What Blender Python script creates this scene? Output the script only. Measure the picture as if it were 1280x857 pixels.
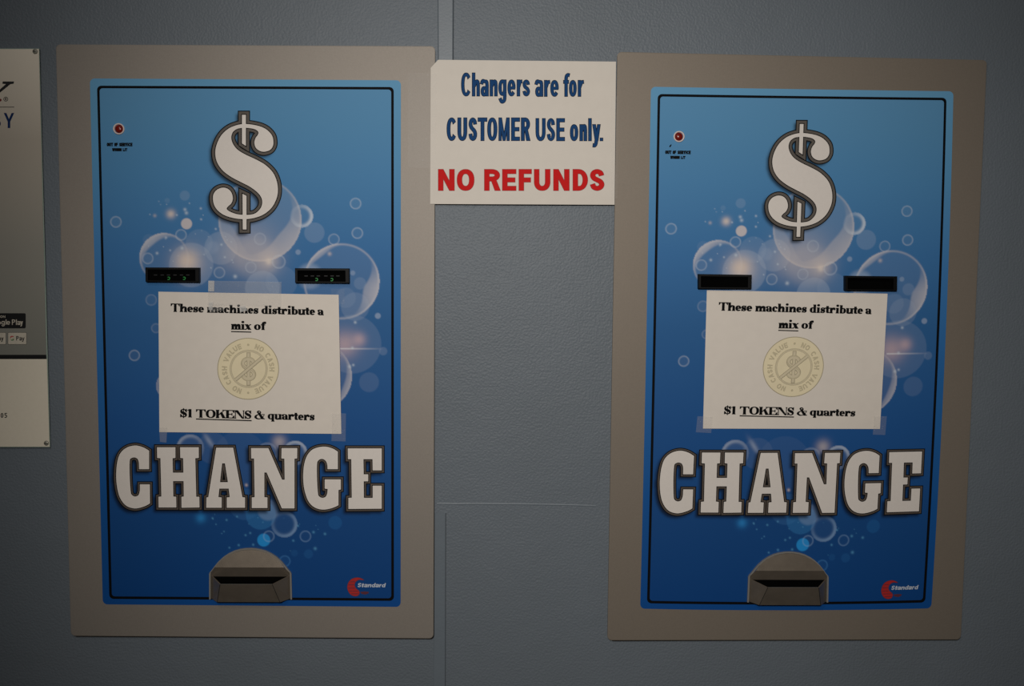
import bpy, math, random
import numpy as np
from mathutils import Vector, Matrix
from mathutils.geometry import delaunay_2d_cdt

# ------------------------------------------------------------------ scene, camera, light
scn = bpy.context.scene
for o in list(bpy.data.objects):
    bpy.data.objects.remove(o)
COL = scn.collection
PI = math.pi
ZC = 1.45                      # height of the wall point midway between the machines
FPX = 1100.0                   # focal length for a 1280 px wide frame
CAMW = np.array([-0.0240, 0.1023, 1.3531])      # camera: right, up, out from the wall
RX, RY, RZ = -0.0678, -0.0191, 0.0084


def rot3(rx, ry, rz):
    c, s = math.cos, math.sin
    X = np.array([[1, 0, 0], [0, c(rx), -s(rx)], [0, s(rx), c(rx)]])
    Y = np.array([[c(ry), 0, s(ry)], [0, 1, 0], [-s(ry), 0, c(ry)]])
    Z = np.array([[c(rz), -s(rz), 0], [s(rz), c(rz), 0], [0, 0, 1]])
    return Z @ Y @ X


RM = rot3(RX, RY, RZ)
TOW = np.array([[1, 0, 0], [0, 0, -1], [0, 1, 0]])       # wall axes -> world axes
cam_d = bpy.data.cameras.new('camera')
cam_d.sensor_fit = 'HORIZONTAL'
cam_d.sensor_width = 36.0
cam_d.lens = 36.0 * FPX / 1280.0
cam_d.clip_start = 0.02
cam = bpy.data.objects.new('camera', cam_d)
COL.objects.link(cam)
A = TOW @ RM
cl = TOW @ CAMW + np.array([0, 0, ZC])
cam.matrix_world = Matrix([[*A[0], cl[0]], [*A[1], cl[1]], [*A[2], cl[2]], [0, 0, 0, 1]])
scn.camera = cam

scn.view_settings.view_transform = 'Standard'
scn.view_settings.look = 'None'
scn.view_settings.gamma = 1.0
scn.view_settings.use_curve_mapping = False
scn.view_settings.exposure = 0.0

W = bpy.data.worlds.new('dim_room')
scn.world = W
W.use_nodes = True
W.node_tree.nodes['Background'].inputs[0].default_value = (1.0, 0.96, 0.92, 1)
W.node_tree.nodes['Background'].inputs[1].default_value = 0.02


def area(name, loc, target, sx, sy, power, col):
    d = bpy.data.lights.new(name, 'AREA')
    d.shape = 'RECTANGLE'
    d.size, d.size_y, d.energy, d.color = sx, sy, power, col
    o = bpy.data.objects.new(name, d)
    COL.objects.link(o)
    o.location = loc
    o.rotation_euler = (Vector(target) - Vector(loc)).to_track_quat('-Z', 'Y').to_euler()
    return o


area('ceiling_lamp', (-0.50, -1.55, ZC + 1.20), (-0.15, -0.05, ZC + 0.15), 0.45, 0.35, 3.2, (1.0, 0.955, 0.91))
# added unseen spot: its soft cone imitates the darkening of a lens vignette
sd = bpy.data.lights.new('vignette_spot', 'SPOT')
sd.energy, sd.color = 76.0, (1.0, 0.955, 0.90)
sd.spot_size, sd.spot_blend, sd.shadow_soft_size = 1.21, 1.0, 0.13
so = bpy.data.objects.new('vignette_spot', sd)
COL.objects.link(so)
so.location = (-0.104, -1.80, ZC + 0.52)
so.rotation_euler = (Vector((0.112, 0, ZC - 0.02)) - so.location).to_track_quat('-Z', 'Y').to_euler()

# ------------------------------------------------------------------ materials


def lin(c):
    return tuple((v / 12.92 if v <= 0.04045 else ((v + 0.055) / 1.055) ** 2.4) for v in (x / 255.0 for x in c))


MATS = {}


def mat(name, rgb, rough=0.6, metal=0.0, spec=0.5, var=0.06, vscale=180.0, bump=0.0, bscale=900.0, emit=0.0, alpha=1.0):
    """rgb is the sRGB colour of the thing itself; a little noise keeps it from being flat."""
    if name in MATS:
        return MATS[name]
    m = bpy.data.materials.new(name)
    m.use_nodes = True
    nt = m.node_tree
    b = nt.nodes['Principled BSDF']
    b.inputs['Roughness'].default_value = rough
    b.inputs['Metallic'].default_value = metal
    b.inputs['Specular IOR Level'].default_value = spec
    tc = nt.nodes.new('ShaderNodeTexCoord')
    nz = nt.nodes.new('ShaderNodeTexNoise')
    nz.inputs['Scale'].default_value = vscale
    nz.inputs['Detail'].default_value = 3
    nt.links.new(tc.outputs['Object'], nz.inputs['Vector'])
    rp = nt.nodes.new('ShaderNodeValToRGB')
    c = lin(rgb)
    rp.color_ramp.elements[0].position = 0.25
    rp.color_ramp.elements[1].position = 0.75
    rp.color_ramp.elements[0].color = tuple(max(0, v * (1 - var)) for v in c) + (1,)
    rp.color_ramp.elements[1].color = tuple(min(1, v * (1 + var)) for v in c) + (1,)
    nt.links.new(nz.outputs['Fac'], rp.inputs['Fac'])
    nt.links.new(rp.outputs['Color'], b.inputs['Base Color'])
    if bump:
        n2 = nt.nodes.new('ShaderNodeTexNoise')
        n2.inputs['Scale'].default_value = bscale
        n2.inputs['Detail'].default_value = 2
        nt.links.new(tc.outputs['Object'], n2.inputs['Vector'])
        bp = nt.nodes.new('ShaderNodeBump')
        bp.inputs['Strength'].default_value = 1.0
        bp.inputs['Distance'].default_value = bump
        nt.links.new(n2.outputs['Fac'], bp.inputs['Height'])
        nt.links.new(bp.outputs['Normal'], b.inputs['Normal'])
    if emit:
        nt.links.new(rp.outputs['Color'], b.inputs['Emission Color'])
        b.inputs['Emission Strength'].default_value = emit
    if alpha < 1:
        b.inputs['Alpha'].default_value = alpha
    MATS[name] = m
    return m


def wall_material():
    m = bpy.data.materials.new('orange_peel_wall_paint')
    m.use_nodes = True
    nt = m.node_tree
    b = nt.nodes['Principled BSDF']
    b.inputs['Roughness'].default_value = 0.5
    b.inputs['Specular IOR Level'].default_value = 0.35
    tc = nt.nodes.new('ShaderNodeTexCoord')
    nz = nt.nodes.new('ShaderNodeTexNoise')
    nz.inputs['Scale'].default_value = 3.0
    nz.inputs['Detail'].default_value = 5
    nt.links.new(tc.outputs['Object'], nz.inputs['Vector'])
    rp = nt.nodes.new('ShaderNodeValToRGB')
    rp.color_ramp.elements[0].position = 0.3
    rp.color_ramp.elements[1].position = 0.7
    rp.color_ramp.elements[0].color = lin((104, 112, 119)) + (1,)
    rp.color_ramp.elements[1].color = lin((110, 118, 126)) + (1,)
    nt.links.new(nz.outputs['Fac'], rp.inputs['Fac'])
    nt.links.new(rp.outputs['Color'], b.inputs['Base Color'])
    n2 = nt.nodes.new('ShaderNodeTexNoise')
    n2.inputs['Scale'].default_value = 290.0
    n2.inputs['Detail'].default_value = 2.5
    n2.inputs['Roughness'].default_value = 0.45
    nt.links.new(tc.outputs['Object'], n2.inputs['Vector'])
    n3 = nt.nodes.new('ShaderNodeTexNoise')
    n3.inputs['Scale'].default_value = 26.0
    nt.links.new(tc.outputs['Object'], n3.inputs['Vector'])
    ad = nt.nodes.new('ShaderNodeMath')
    ad.operation = 'MULTIPLY_ADD'
    ad.inputs[1].default_value = 0.9
    nt.links.new(n3.outputs['Fac'], ad.inputs[0])
    nt.links.new(n2.outputs['Fac'], ad.inputs[2])
    bp = nt.nodes.new('ShaderNodeBump')
    bp.inputs['Strength'].default_value = 1.0
    bp.inputs['Distance'].default_value = 0.0009
    nt.links.new(ad.outputs[0], bp.inputs['Height'])
    nt.links.new(bp.outputs['Normal'], b.inputs['Normal'])
    return m


def art_material():
    m = bpy.data.materials.new('printed_bubble_artwork')
    m.use_nodes = True
    nt = m.node_tree
    b = nt.nodes['Principled BSDF']
    b.inputs['Roughness'].default_value = 0.6
    b.inputs['Specular IOR Level'].default_value = 0.15
    at = nt.nodes.new('ShaderNodeAttribute')
    at.attribute_name = 'ink'
    nt.links.new(at.outputs['Color'], b.inputs['Base Color'])
    return m


def tape_material(name, speck, amount, lo=0.66):
    """clear tape: see-through film, a faint sheen, white specks painted as glare and air pockets"""
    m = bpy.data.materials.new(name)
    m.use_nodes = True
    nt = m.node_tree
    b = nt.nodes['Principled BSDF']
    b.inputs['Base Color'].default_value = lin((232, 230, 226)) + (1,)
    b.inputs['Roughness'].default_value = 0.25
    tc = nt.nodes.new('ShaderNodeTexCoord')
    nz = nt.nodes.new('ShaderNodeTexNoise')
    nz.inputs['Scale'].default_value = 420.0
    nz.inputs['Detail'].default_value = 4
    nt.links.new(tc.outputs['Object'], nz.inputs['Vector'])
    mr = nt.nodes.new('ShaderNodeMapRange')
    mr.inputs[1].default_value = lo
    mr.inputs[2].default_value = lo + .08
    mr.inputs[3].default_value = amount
    mr.inputs[4].default_value = speck
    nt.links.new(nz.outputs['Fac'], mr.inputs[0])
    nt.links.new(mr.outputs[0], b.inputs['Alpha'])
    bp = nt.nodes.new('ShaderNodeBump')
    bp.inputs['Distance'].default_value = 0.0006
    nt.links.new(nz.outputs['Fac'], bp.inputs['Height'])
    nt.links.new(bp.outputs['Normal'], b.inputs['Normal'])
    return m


M_WALL = wall_material()
M_ART = art_material()
M_PLATE = mat('grey_powder_coated_steel', (146, 138, 129), 0.56, 0.30, 0.5, 0.05, 420, 0.00012, 1500)
M_PLATE_B = mat('brownish_powder_coated_steel', (132, 122, 110), 0.58, 0.28, 0.45, 0.05, 420, 0.00012, 1500)
M_SHADE_SEAM = mat('edge_shade_and_seam', (26, 25, 24), 0.8)  # painted edge shadow of the plates; also the tray seams
M_INK = mat('black_ink', (12, 12, 13), 0.7, spec=0.1, var=0.02)
M_DARK = mat('dark_outline_ink', (20, 17, 17), 0.7, spec=0.1, var=0.02)
M_BAND = mat('grey_outline_ink', (96, 90, 84), 0.6, spec=.2, var=0.03)
M_BANDB = mat('brown_outline_ink', (92, 82, 74), 0.6, spec=.2, var=0.03)
M_WHITE = mat('warm_white_ink', (228, 220, 212), 0.55, var=0.02)
M_PAPER = mat('white_copy_paper', (228, 219, 208), 0.8, spec=0.2, var=0.02, vscale=60)
M_SIGN = mat('white_sign_paper', (221, 213, 202), 0.6, spec=0.3, var=0.02, vscale=50)
M_BLUEINK = mat('navy_blue_ink', (8, 64, 116), 0.7, spec=0.2, var=0.02)
M_REDINK = mat('red_ink', (208, 18, 18), 0.7, spec=0.2, var=0.03)
M_REDEDGE = mat('dark_red_ink', (120, 24, 26), 0.6, var=0.03)
M_BLACK = mat('black_plastic', (6, 6, 7), 0.5, spec=0.2, var=0.1)
M_BLACKER = mat('black_recess', (3, 3, 3), 0.9, spec=0.05, var=0.1)
M_GREYTICK = mat('dark_grey_ticks', (24, 24, 26), 0.6)
M_GREEN = mat('green_led', (30, 130, 55), 0.5, emit=0.12)
M_STEEL = mat('brushed_stainless_steel', (140, 129, 116), 0.36, 0.62, 0.5, 0.10, 60, 0.00006, 700)
M_STEELRIM = mat('painted_lip_highlight', (165, 162, 156), 0.4, 0.5, 0.5, 0.05)
M_CHROME = mat('pale_plastic_ring', (226, 208, 200), 0.4, 0.0)
M_REDLENS = mat('red_lens', (120, 22, 14), 0.25, var=0.15, vscale=500)
M_LOGORED = mat('logo_red_ink', (178, 34, 34), 0.6)
M_LOGODARK = mat('logo_dark_red_ink', (92, 38, 52), 0.6)
M_LOGOWHITE = mat('logo_white_ink', (196, 204, 214), 0.6)
M_TOKEN = mat('token_yellow_ink', (236, 222, 186), 0.75, var=0.04, vscale=40)
M_TOKLINE = mat('token_olive_ink', (200, 188, 156), 0.75, var=0.03)
M_TOKSHADE = mat('token_grey_ink', (216, 203, 172), 0.75, var=0.03)
M_TOKEDGE = mat('token_edge_ink', (176, 165, 137), 0.75, var=0.03)
M_TAPE = tape_material('clear_tape', 0.6, 0.17)
M_TAPE2 = tape_material('bubbly_clear_tape', 0.7, 0.11)
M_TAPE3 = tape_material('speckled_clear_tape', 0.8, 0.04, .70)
M_GLARE = tape_material('painted_tape_glare', 0.9, 0.55)  # whitish patches that paint glare onto the tape
M_CLEARPL = mat('clear_acrylic_edge', (150, 165, 155), 0.2)
M_BADGE = mat('black_badge_print', (8, 9, 10), 0.5)
M_BADGEW = mat('white_badge_print', (196, 188, 172), 0.5)
M_SCREW = mat('zinc_screw', (150, 148, 136), 0.4, 0.3, 0.5, 0.2, 400)
M_LOWER = mat('white_poster_panel', (226, 217, 198), 0.45, var=0.02)
M_POSTINK = mat('poster_black_ink', (22, 22, 26), 0.5)
M_POSTBLUE = mat('poster_navy_ink', (24, 48, 92), 0.6, spec=.1)
M_FLOOR = mat('dull_floor', (95, 90, 84), 0.6, var=0.2, vscale=20)

# ------------------------------------------------------------------ measured points -> wall metres


def U(px, py, h=0.0):
    """the point h metres out from the wall that the photograph shows at (px, py); world metres"""
    d = RM @ np.array([(px - 640.0) / FPX, -(py - 428.5) / FPX, -1.0])
    t = (h - CAMW[2]) / d[2]
    p = CAMW + d * t
    return (p[0], -p[2], p[1] + ZC)


def Uarr(px, py, h):
    px = np.asarray(px, float)
    py = np.asarray(py, float)
    d = np.stack([(px - 640.0) / FPX, -(py - 428.5) / FPX, -np.ones_like(px)], -1) @ RM.T
    t = (np.asarray(h) - CAMW[2]) / d[..., 2]
    p = CAMW + d * t[..., None]
    return np.stack([p[..., 0], -p[..., 2], p[..., 1] + ZC], -1)


# ------------------------------------------------------------------ 2D shapes


def catmull(pts, n=6, closed=True):
    P = [np.array(p, float) for p in pts]
    N = len(P)
    out = []
    rng = range(N) if closed else range(N - 1)
    for i in rng:
        if closed:
            p0, p1, p2, p3 = P[i - 1], P[i], P[(i + 1) % N], P[(i + 2) % N]
        else:
            p0, p1, p2, p3 = P[max(i - 1, 0)], P[i], P[i + 1], P[min(i + 2, N - 1)]
        for k in range(n):
            t = k / n
            out.append(tuple(0.5 * ((2 * p1) + (p2 - p0) * t + (2 * p0 - 5 * p1 + 4 * p2 - p3) * t * t
                                    + (3 * p1 - p0 - 3 * p2 + p3) * t ** 3)))
    if not closed:
        out.append(tuple(P[-1]))
    return out


def sarea(p):
    s = 0
    for i in range(len(p)):
        x0, y0 = p[i - 1]
        x1, y1 = p[i]
        s += x0 * y1 - x1 * y0
    return s / 2


def orient(p, sign):
    return list(p) if (sarea(p) > 0) == (sign > 0) else list(p)[::-1]


def clean(p, eps=1e-3):
    q = []
    for a in p:
        if not q or abs(a[0] - q[-1][0]) + abs(a[1] - q[-1][1]) > eps:
            q.append((float(a[0]), float(a[1])))
    if len(q) > 1 and abs(q[0][0] - q[-1][0]) + abs(q[0][1] - q[-1][1]) <= eps:
        q.pop()
    return q


def grow(p, d):
    """offset a counter-clockwise loop outward by d (mitred)"""
    p = clean(p)
    n = len(p)
    if n < 3 or d == 0:
        return p
    out = []
    for i in range(n):
        a, b, c = np.array(p[i - 1]), np.array(p[i]), np.array(p[(i + 1) % n])
        e1 = (b - a) / np.linalg.norm(b - a)
        e2 = (c - b) / np.linalg.norm(c - b)
        n1 = np.array([e1[1], -e1[0]])
        n2 = np.array([e2[1], -e2[0]])
        m = n1 + n2
        L = np.linalg.norm(m)
        if L < 0.5:
            out.append(tuple(b + n1 * d))
            out.append(tuple(b + n2 * d))
            continue
        m = m / L
        out.append(tuple(b + m * d / max(0.45, float(m @ n1))))
    return out


def tri_fill(loops, d=0.0, mesh=0.0):
    """loops: list of (points, +1 solid / -1 hole). Union with holes -> (verts, tris)."""
    L = []
    for p, s in loops:
        p = clean(orient(clean(p), 1))
        if len(p) < 3:
            continue
        p = grow(p, d if s > 0 else -d)
        p = clean(p)
        if len(p) < 3 or (s < 0 and sarea(p) <= 0):
            continue
        if s < 0:
            p = p[::-1]
        L.append(np.array(p))
    if not L:
        return [], []
    vs, es = [], []
    for p in L:
        b = len(vs)
        vs += [Vector((float(x), float(y))) for x, y in p]
        es += [(b + i, b + (i + 1) % len(p)) for i in range(len(p))]
    if mesh:                       # extra points so that a wide print can follow a bowed sheet
        A_ = np.concatenate(L)
        for gx in np.arange(A_[:, 0].min() + mesh * .37, A_[:, 0].max(), mesh):
            for gy in np.arange(A_[:, 1].min() + mesh * .41, A_[:, 1].max(), mesh):
                vs.append(Vector((float(gx), float(gy))))
    v, e, f, *_ = delaunay_2d_cdt(vs, es, [], 0, 1e-5)
    V = np.array([(a.x, a.y) for a in v])
    F = np.array([t for t in f if len(t) == 3])
    c = V[F].mean(1)
    wn = np.zeros(len(c), int)
    for p in L:
        x0, y0 = p[:, 0], p[:, 1]
        x1, y1 = np.roll(x0, -1), np.roll(y0, -1)
        cx, cy = c[:, 0][:, None], c[:, 1][:, None]
        side = (x1 - x0) * (cy - y0) - (cx - x0) * (y1 - y0)
        up = (y0 <= cy) & (y1 > cy) & (side > 0)
        dn = (y0 > cy) & (y1 <= cy) & (side < 0)
        wn += up.sum(1) - dn.sum(1)
    F = F[wn > 0]
    return V, F


# ------------------------------------------------------------------ mesh collecting


class MB:
    def __init__(self):
        self.v, self.f, self.m, self.mats = [], [], [], []

    def mi(self, m):
        if m not in self.mats:
            self.mats.append(m)
        return self.mats.index(m)

    def add(self, verts, faces, m):
        b = len(self.v)
        self.v += [tuple(map(float, p)) for p in verts]
        k = self.mi(m)
        for f in faces:
            self.f.append(tuple(b + int(i) for i in f))
            self.m.append(k)

    def fill(self, loops, place, m, d=0.0, mesh=0.0):
        """flat print; place maps arrays (x, y) to world points"""
        V, F = tri_fill(loops, d, mesh)
        if len(F) == 0:
            return
        P = place(V[:, 0], V[:, 1])
        # face the room (-Y)
        a, b, c = P[F[0][0]], P[F[0][1]], P[F[0][2]]
        nrm = np.cross(b - a, c - a)
        if nrm[1] > 0:
            F = F[:, ::-1]
        self.add(P, F, m)

    def slab(self, front, back, m):
        """closed prism between two matching loops of world points"""
        n = len(front)
        F = [tuple(range(n)), tuple(range(2 * n - 1, n - 1, -1))]
        F += [(i, n + i, n + (i + 1) % n, (i + 1) % n) for i in range(n)]
        self.add(list(front) + list(back), F, m)

    def build(self, name, parent=None, smooth=False, origin=None):
        me = bpy.data.meshes.new(name)
        org = np.array(origin if origin is not None else (parent['_org'] if parent is not None else (0, 0, 0)), float)
        me.from_pydata([tuple(np.array(p) - org) for p in self.v], [], self.f)
        for m in self.mats:
            me.materials.append(m)
        me.polygons.foreach_set('material_index', self.m)
        if smooth:
            me.polygons.foreach_set('use_smooth', [True] * len(self.f))
        import bmesh
        bm = bmesh.new()
        bm.from_mesh(me)
        if not getattr(self, 'flat', False):
            bmesh.ops.recalc_face_normals(bm, faces=bm.faces)
        bm.to_mesh(me)
        bm.free()
        me.update()
        o = bpy.data.objects.new(name, me)
        COL.objects.link(o)
        o['_org'] = tuple(org)
        if parent is not None:
            o.parent = parent
        else:
            o.location = org
        return o


class Print(MB):
    flat = True


def thing(name, label, cat, loc, group=None):
    o = bpy.data.objects.new(name, None)
    o.empty_display_size = 0.05
    COL.objects.link(o)
    o.location = loc
    o['_org'] = tuple(loc)
    o['label'] = label
    o['category'] = cat
    if group:
        o['group'] = group
    return o


def rrect(x0, y0, x1, y1, r, n=6):
    out = []
    for cx, cy, a in ((x1 - r, y1 - r, 0), (x0 + r, y1 - r, 90), (x0 + r, y0 + r, 180), (x1 - r, y0 + r, 270)):
        for k in range(n + 1):
            t = math.radians(a + 90 * k / n)
            out.append((cx + r * math.cos(t), cy + r * math.sin(t)))
    return out


def rquad(q, r, n=6):
    """rounded quad from four corners in order"""
    out = []
    Q = [np.array(p, float) for p in q]
    for i in range(4):
        a, b, c = Q[i - 1], Q[i], Q[(i + 1) % 4]
        u = (a - b) / np.linalg.norm(a - b)
        v = (c - b) / np.linalg.norm(c - b)
        for k in range(n + 1):
            t = k / n * PI / 2
            out.append(tuple(b + u * r * (1 - math.sin(t)) + v * r * (1 - math.cos(t))))
    return out


def circ(cx, cy, rx, ry=None, n=40):
    ry = rx if ry is None else ry
    return [(cx + rx * math.cos(2 * PI * k / n), cy + ry * math.sin(2 * PI * k / n)) for k in range(n)]


# ------------------------------------------------------------------ drawn letters (y up, baseline 0)


def ell(cx, cy, rx, ry, n=32, e=2.25):
    out = []
    for k in range(n):
        t = 2 * PI * k / n
        c, s = math.cos(t), math.sin(t)
        out.append((cx + rx * math.copysign(abs(c) ** (2 / e), c), cy + ry * math.copysign(abs(s) ** (2 / e), s)))
    return out


def sector(cx, cy, rx, ry, tx, ty, a0, a1, n=28, e=2.25):
    def P(t, rx, ry):
        c, s = math.cos(t), math.sin(t)
        return (cx + rx * math.copysign(abs(c) ** (2 / e), c), cy + ry * math.copysign(abs(s) ** (2 / e), s))
    ts = [math.radians(a0 + (a1 - a0) * k / n) for k in range(n + 1)]
    return [P(t, rx, ry) for t in ts] + [P(t, max(rx - tx, .01), max(ry - ty, .01)) for t in reversed(ts)]


def nib(pts, sw, sh, n=6, taper=None):
    """stroke along a spline, sw thick where it runs upright, sh where it runs level"""
    c = np.array(catmull(pts, n, closed=False))
    t = np.gradient(c, axis=0)
    t /= np.linalg.norm(t, axis=1)[:, None] + 1e-9
    k = np.ones(len(c))
    if taper is not None:
        k = np.interp(np.linspace(0, 1, len(c)), np.linspace(0, 1, len(taper)), taper)
    nx, ny = -t[:, 1] * sw / 2 * k, t[:, 0] * sh / 2 * k
    return [(x, y) for x, y in np.c_[c[:, 0] + nx, c[:, 1] + ny]] + \
           [(x, y) for x, y in np.c_[c[:, 0] - nx, c[:, 1] - ny][::-1]]


def R(x0, y0, x1, y1):
    return ([(x0, y0), (x1, y0), (x1, y1), (x0, y1)], 1)


def dshape(x0, y0, x1, y1, k=0.45):
    xm = x0 + (x1 - x0) * k
    cy, ry = (y0 + y1) / 2, (y1 - y0) / 2
    out = [(x0, y1), (x0, y0)]
    for i in range(17):
        t = -PI / 2 + PI * i / 16
        c, s = math.cos(t), math.sin(t)
        out.append((xm + (x1 - xm) * abs(c) ** 0.9, cy + ry * s))
    return out


def glyph(ch, w, h, sw, sh, xh=0.73, serif=0.0):
    """loops of one letter w wide; h = cap height, sw upright stroke, sh level stroke, serif = slab overhang"""
    x = h * xh
    t = sh
    s = serif
    G = []

    def foot(xa, xb, y):            # slab serif at y (bottom) or top
        if s:
            G.append(R(xa - s, y, xb + s, y + t * .9))

    def head(xa, xb, y, left=True, right=True):
        if s:
            G.append(R(xa - (s if left else 0), y - t * .9, xb + (s if right else 0), y))
    if s and ch in 'hnmruidlTKENpqfx1t':
        pass
    if ch in 'O0o':
        H = x if ch == 'o' else h
        G += [(ell(w / 2, H / 2, w / 2, H / 2), 1), (ell(w / 2, H / 2, w / 2 - sw, H / 2 - sh), -1)]
    elif ch in 'Cc':
        H = x if ch == 'c' else h
        G += [(sector(w * .52, H / 2, w * .52, H / 2, sw, sh, 38, 322), 1)]
        if s:
            G.append((ell(w * .82, H * .72, w * .17, H * .15), 1))
    elif ch == 'G':
        G += [(sector(w * .52, h / 2, w * .52, h / 2, sw, sh, 42, 330), 1), R(w - sw, h * .1, w, h * .5), R(w * .52, h * .5 - sh, w, h * .5)]
    elif ch == 'U':
        G += [R(0, h * .4, sw, h), R(w - sw, h * .4, w, h), (sector(w / 2, h * .42, w / 2, h * .42, sw, sh, 180, 360), 1)]
    elif ch == 'u':
        if s:
            G += [R(s, x * .25, s + sw, x), R(w - s - sw, 0, w - s, x)]
            G.append((nib([(s + sw * .5, x * .4), (s + sw * .55, x * .12), (w * .48, t * .6), (w - s - sw * .9, x * .22)], sw, sh * 1.6), 1))
            head(s + sw, s + sw, x, True, False)
            G.append(R(0, x - t * .9, s + sw, x))
            G.append(R(w * .5, x - t * .9, w - s, x))
            G.append(R(w - s - sw, 0, w, t * .9))
        else:
            G += [R(0, x * .4, sw, x), R(w - sw, 0, w, x), (sector(w / 2, x * .42, w / 2, x * .42, sw, sh, 180, 360), 1)]
    elif ch in 'Ss$':
        H = x if ch == 's' else h
        q = [(.93, .76), (.82, .92), (.5, 1.0), (.17, .93), (.05, .76), (.2, .60), (.5, .5), (.82, .39), (.95, .23), (.82, .07), (.5, 0), (.17, .07), (.03, .25)]
        if s:
            a, b = sw * .55, sh
            pts = [(a * .6 + u * (w - a * 1.2), b / 2 + v * (H - b)) for u, v in q]
            G.append((nib(pts, sw * .62, sh * 1.1), 1))
            G.append((nib(pts[3:10], sw * .75, sw * .85, taper=[.35, .9, 1.15, 1.15, 1.15, .9, .35]), 1))
            G.append(R(w * .82, H * .62, w * .95, H))
            G.append(R(w * .03, 0, w * .15, H * .36))
            if ch == '$':
                G.append(R(w * .44, -h * .1, w * .54, h * 1.1))
        else:
            pts = [(sw / 2 + u * (w - sw), sh / 2 + v * (H - sh)) for u, v in q]
            G.append((nib(pts, sw, sh), 1))
    elif ch == 'T':
        c = w / 2
        G += [R(0, h - (t if s else sh), w, h), R(c - sw / 2, 0, c + sw / 2, h)]
        if s:
            foot(c - sw / 2, c + sw / 2, 0)
            G += [([(0, h), (0, h * .7), (t * .8, h * .7), (w * .22, h)], 1), ([(w, h), (w, h * .7), (w - t * .8, h * .7), (w * .78, h)], 1)]
    elif ch == 'M':
        sw = min(sw, w * .235)
        G += [R(0, 0, sw, h), R(w - sw, 0, w, h), ([(0, h), (sw * 1.15, h), (w / 2 + sw * .45, 0), (w / 2 - sw * .45, 0)], 1),
              ([(w, h), (w - sw * 1.15, h), (w / 2 - sw * .45, 0), (w / 2 + sw * .45, 0)], 1)]
    elif ch == 'N':
        if s:
            G += [R(s * 1.2, 0, s * 1.2 + t, h), R(w - s * 1.2 - t, 0, w - s * 1.2, h),
                  ([(0, h), (sw * 1.25, h), (w - s * 1.2, h * .0), (w - s * 1.2 - sw * .7, 0)], 1), R(0, h - t, sw, h)]
            foot(s * 1.2, s * 1.2 + t, 0)
            head(w - s * 1.2 - t, w - s * 1.2, h)
        else:
            G += [R(0, 0, sw, h), R(w - sw, 0, w, h), ([(0, h), (sw, h), (w, 0), (w - sw, 0)], 1)]
    elif ch in 'EF':
        x0 = s
        arm = t if s else sh
        G += [R(x0, 0, x0 + sw, h), R(x0, h - arm, w, h), R(x0, h * .5 - arm / 2, w * (.72 if s else .93), h * .5 + arm / 2)]
        if ch == 'E':
            G.append(R(x0, 0, w, arm))
        if s:
            head(x0, x0 + sw, h, True, False)
            foot(x0, x0 + sw, 0)
            G += [([(w, h), (w, h * .68), (w - t, h * .68), (w * .7, h)], 1), R(w * .68, h * .34, w * .76, h * .66),
                  ([(w, 0), (w, h * .34), (w - t, h * .34), (w * .66, 0)], 1)]
    elif ch in 'RPB':
        yb = h * .44
        G += [R(0, 0, sw, h), (dshape(0, yb, w * (.96 if ch != 'B' else .93), h), 1), (dshape(sw, yb + sh, w * .96 - sw, h - sh), -1)]
        if ch == 'R':
            G.append(([(w * .34, yb + sh), (w * .66, yb + sh), (w, 0), (w - sw * 1.12, 0)], 1))
        if ch == 'B':
            G += [(dshape(0, 0, w, yb + sh), 1), (dshape(sw, sh, w - sw, yb), -1)]
    elif ch == 'D':
        G += [(dshape(0, 0, w, h, .35), 1), (dshape(sw, sh, w - sw, h - sh, .3), -1)]
    elif ch == 'H':
        G += [R(0, 0, sw, h), R(w - sw, 0, w, h), R(0, h / 2 - sh / 2, w, h / 2 + sh / 2)]
    elif ch == 'A':
        G += [([(0, 0), (sw, 0), (w / 2 + sw / 2, h), (w / 2 - sw / 2, h)], 1), ([(w, 0), (w - sw, 0), (w / 2 - sw / 2, h), (w / 2 + sw / 2, h)], 1),
              R(w * .22, h * .2, w * .78, h * .2 + sh)]
    elif ch == 'V':
        G += [([(0, h), (sw, h), (w / 2 + sw * .45, 0), (w / 2 - sw * .45, 0)], 1), ([(w, h), (w - sw, h), (w / 2 - sw * .45, 0), (w / 2 + sw * .45, 0)], 1)]
    elif ch == 'W':
        for a, b in ((0, .27), (.5, .27), (.5, .73), (1, .73)):
            xa, xb = sw / 2 + a * (w - sw), sw / 2 + b * (w - sw)
            G.append(([(xa - sw / 2, h), (xa + sw / 2, h), (xb + sw / 2, 0), (xb - sw / 2, 0)], 1))
    elif ch == 'Y':
        G += [([(0, h), (sw, h), (w / 2 + sw / 2, h * .42), (w / 2 - sw / 2, h * .42)], 1), ([(w, h), (w - sw, h), (w / 2 - sw / 2, h * .42), (w / 2 + sw / 2, h * .42)], 1),
              R(w / 2 - sw / 2, 0, w / 2 + sw / 2, h * .44)]
    elif ch == 'L':
        G += [R(0, 0, sw, h), R(0, 0, w, sh)]
    elif ch == 'I':
        G += [R(w / 2 - sw / 2, 0, w / 2 + sw / 2, h)]
    elif ch == 'K':
        x0 = s
        G += [R(x0, 0, x0 + sw, h), ([(x0 + sw, h * .34), (x0 + sw, h * .46), (w * .86, h), (w * .94, h)], 1),
              ([(w * .42, h * .62), (w * .62, h * .78), (w, 0), (w - sw * 1.2, 0)], 1)]
        head(x0, x0 + sw, h)
        foot(x0, x0 + sw, 0)
        if s:
            G += [R(w * .66, h - t, w, h), R(w - sw * 1.3, 0, w + s * .4, t)]
    elif ch == '5':
        G += [R(w * .1, h - sh, w * .95, h), R(w * .08, h * .5, w * .08 + sw * .8, h), (sector(w * .46, h * .32, w * .52, h * .33, sw, sh, -150, 140), 1)]
    elif ch == '1':
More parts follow.
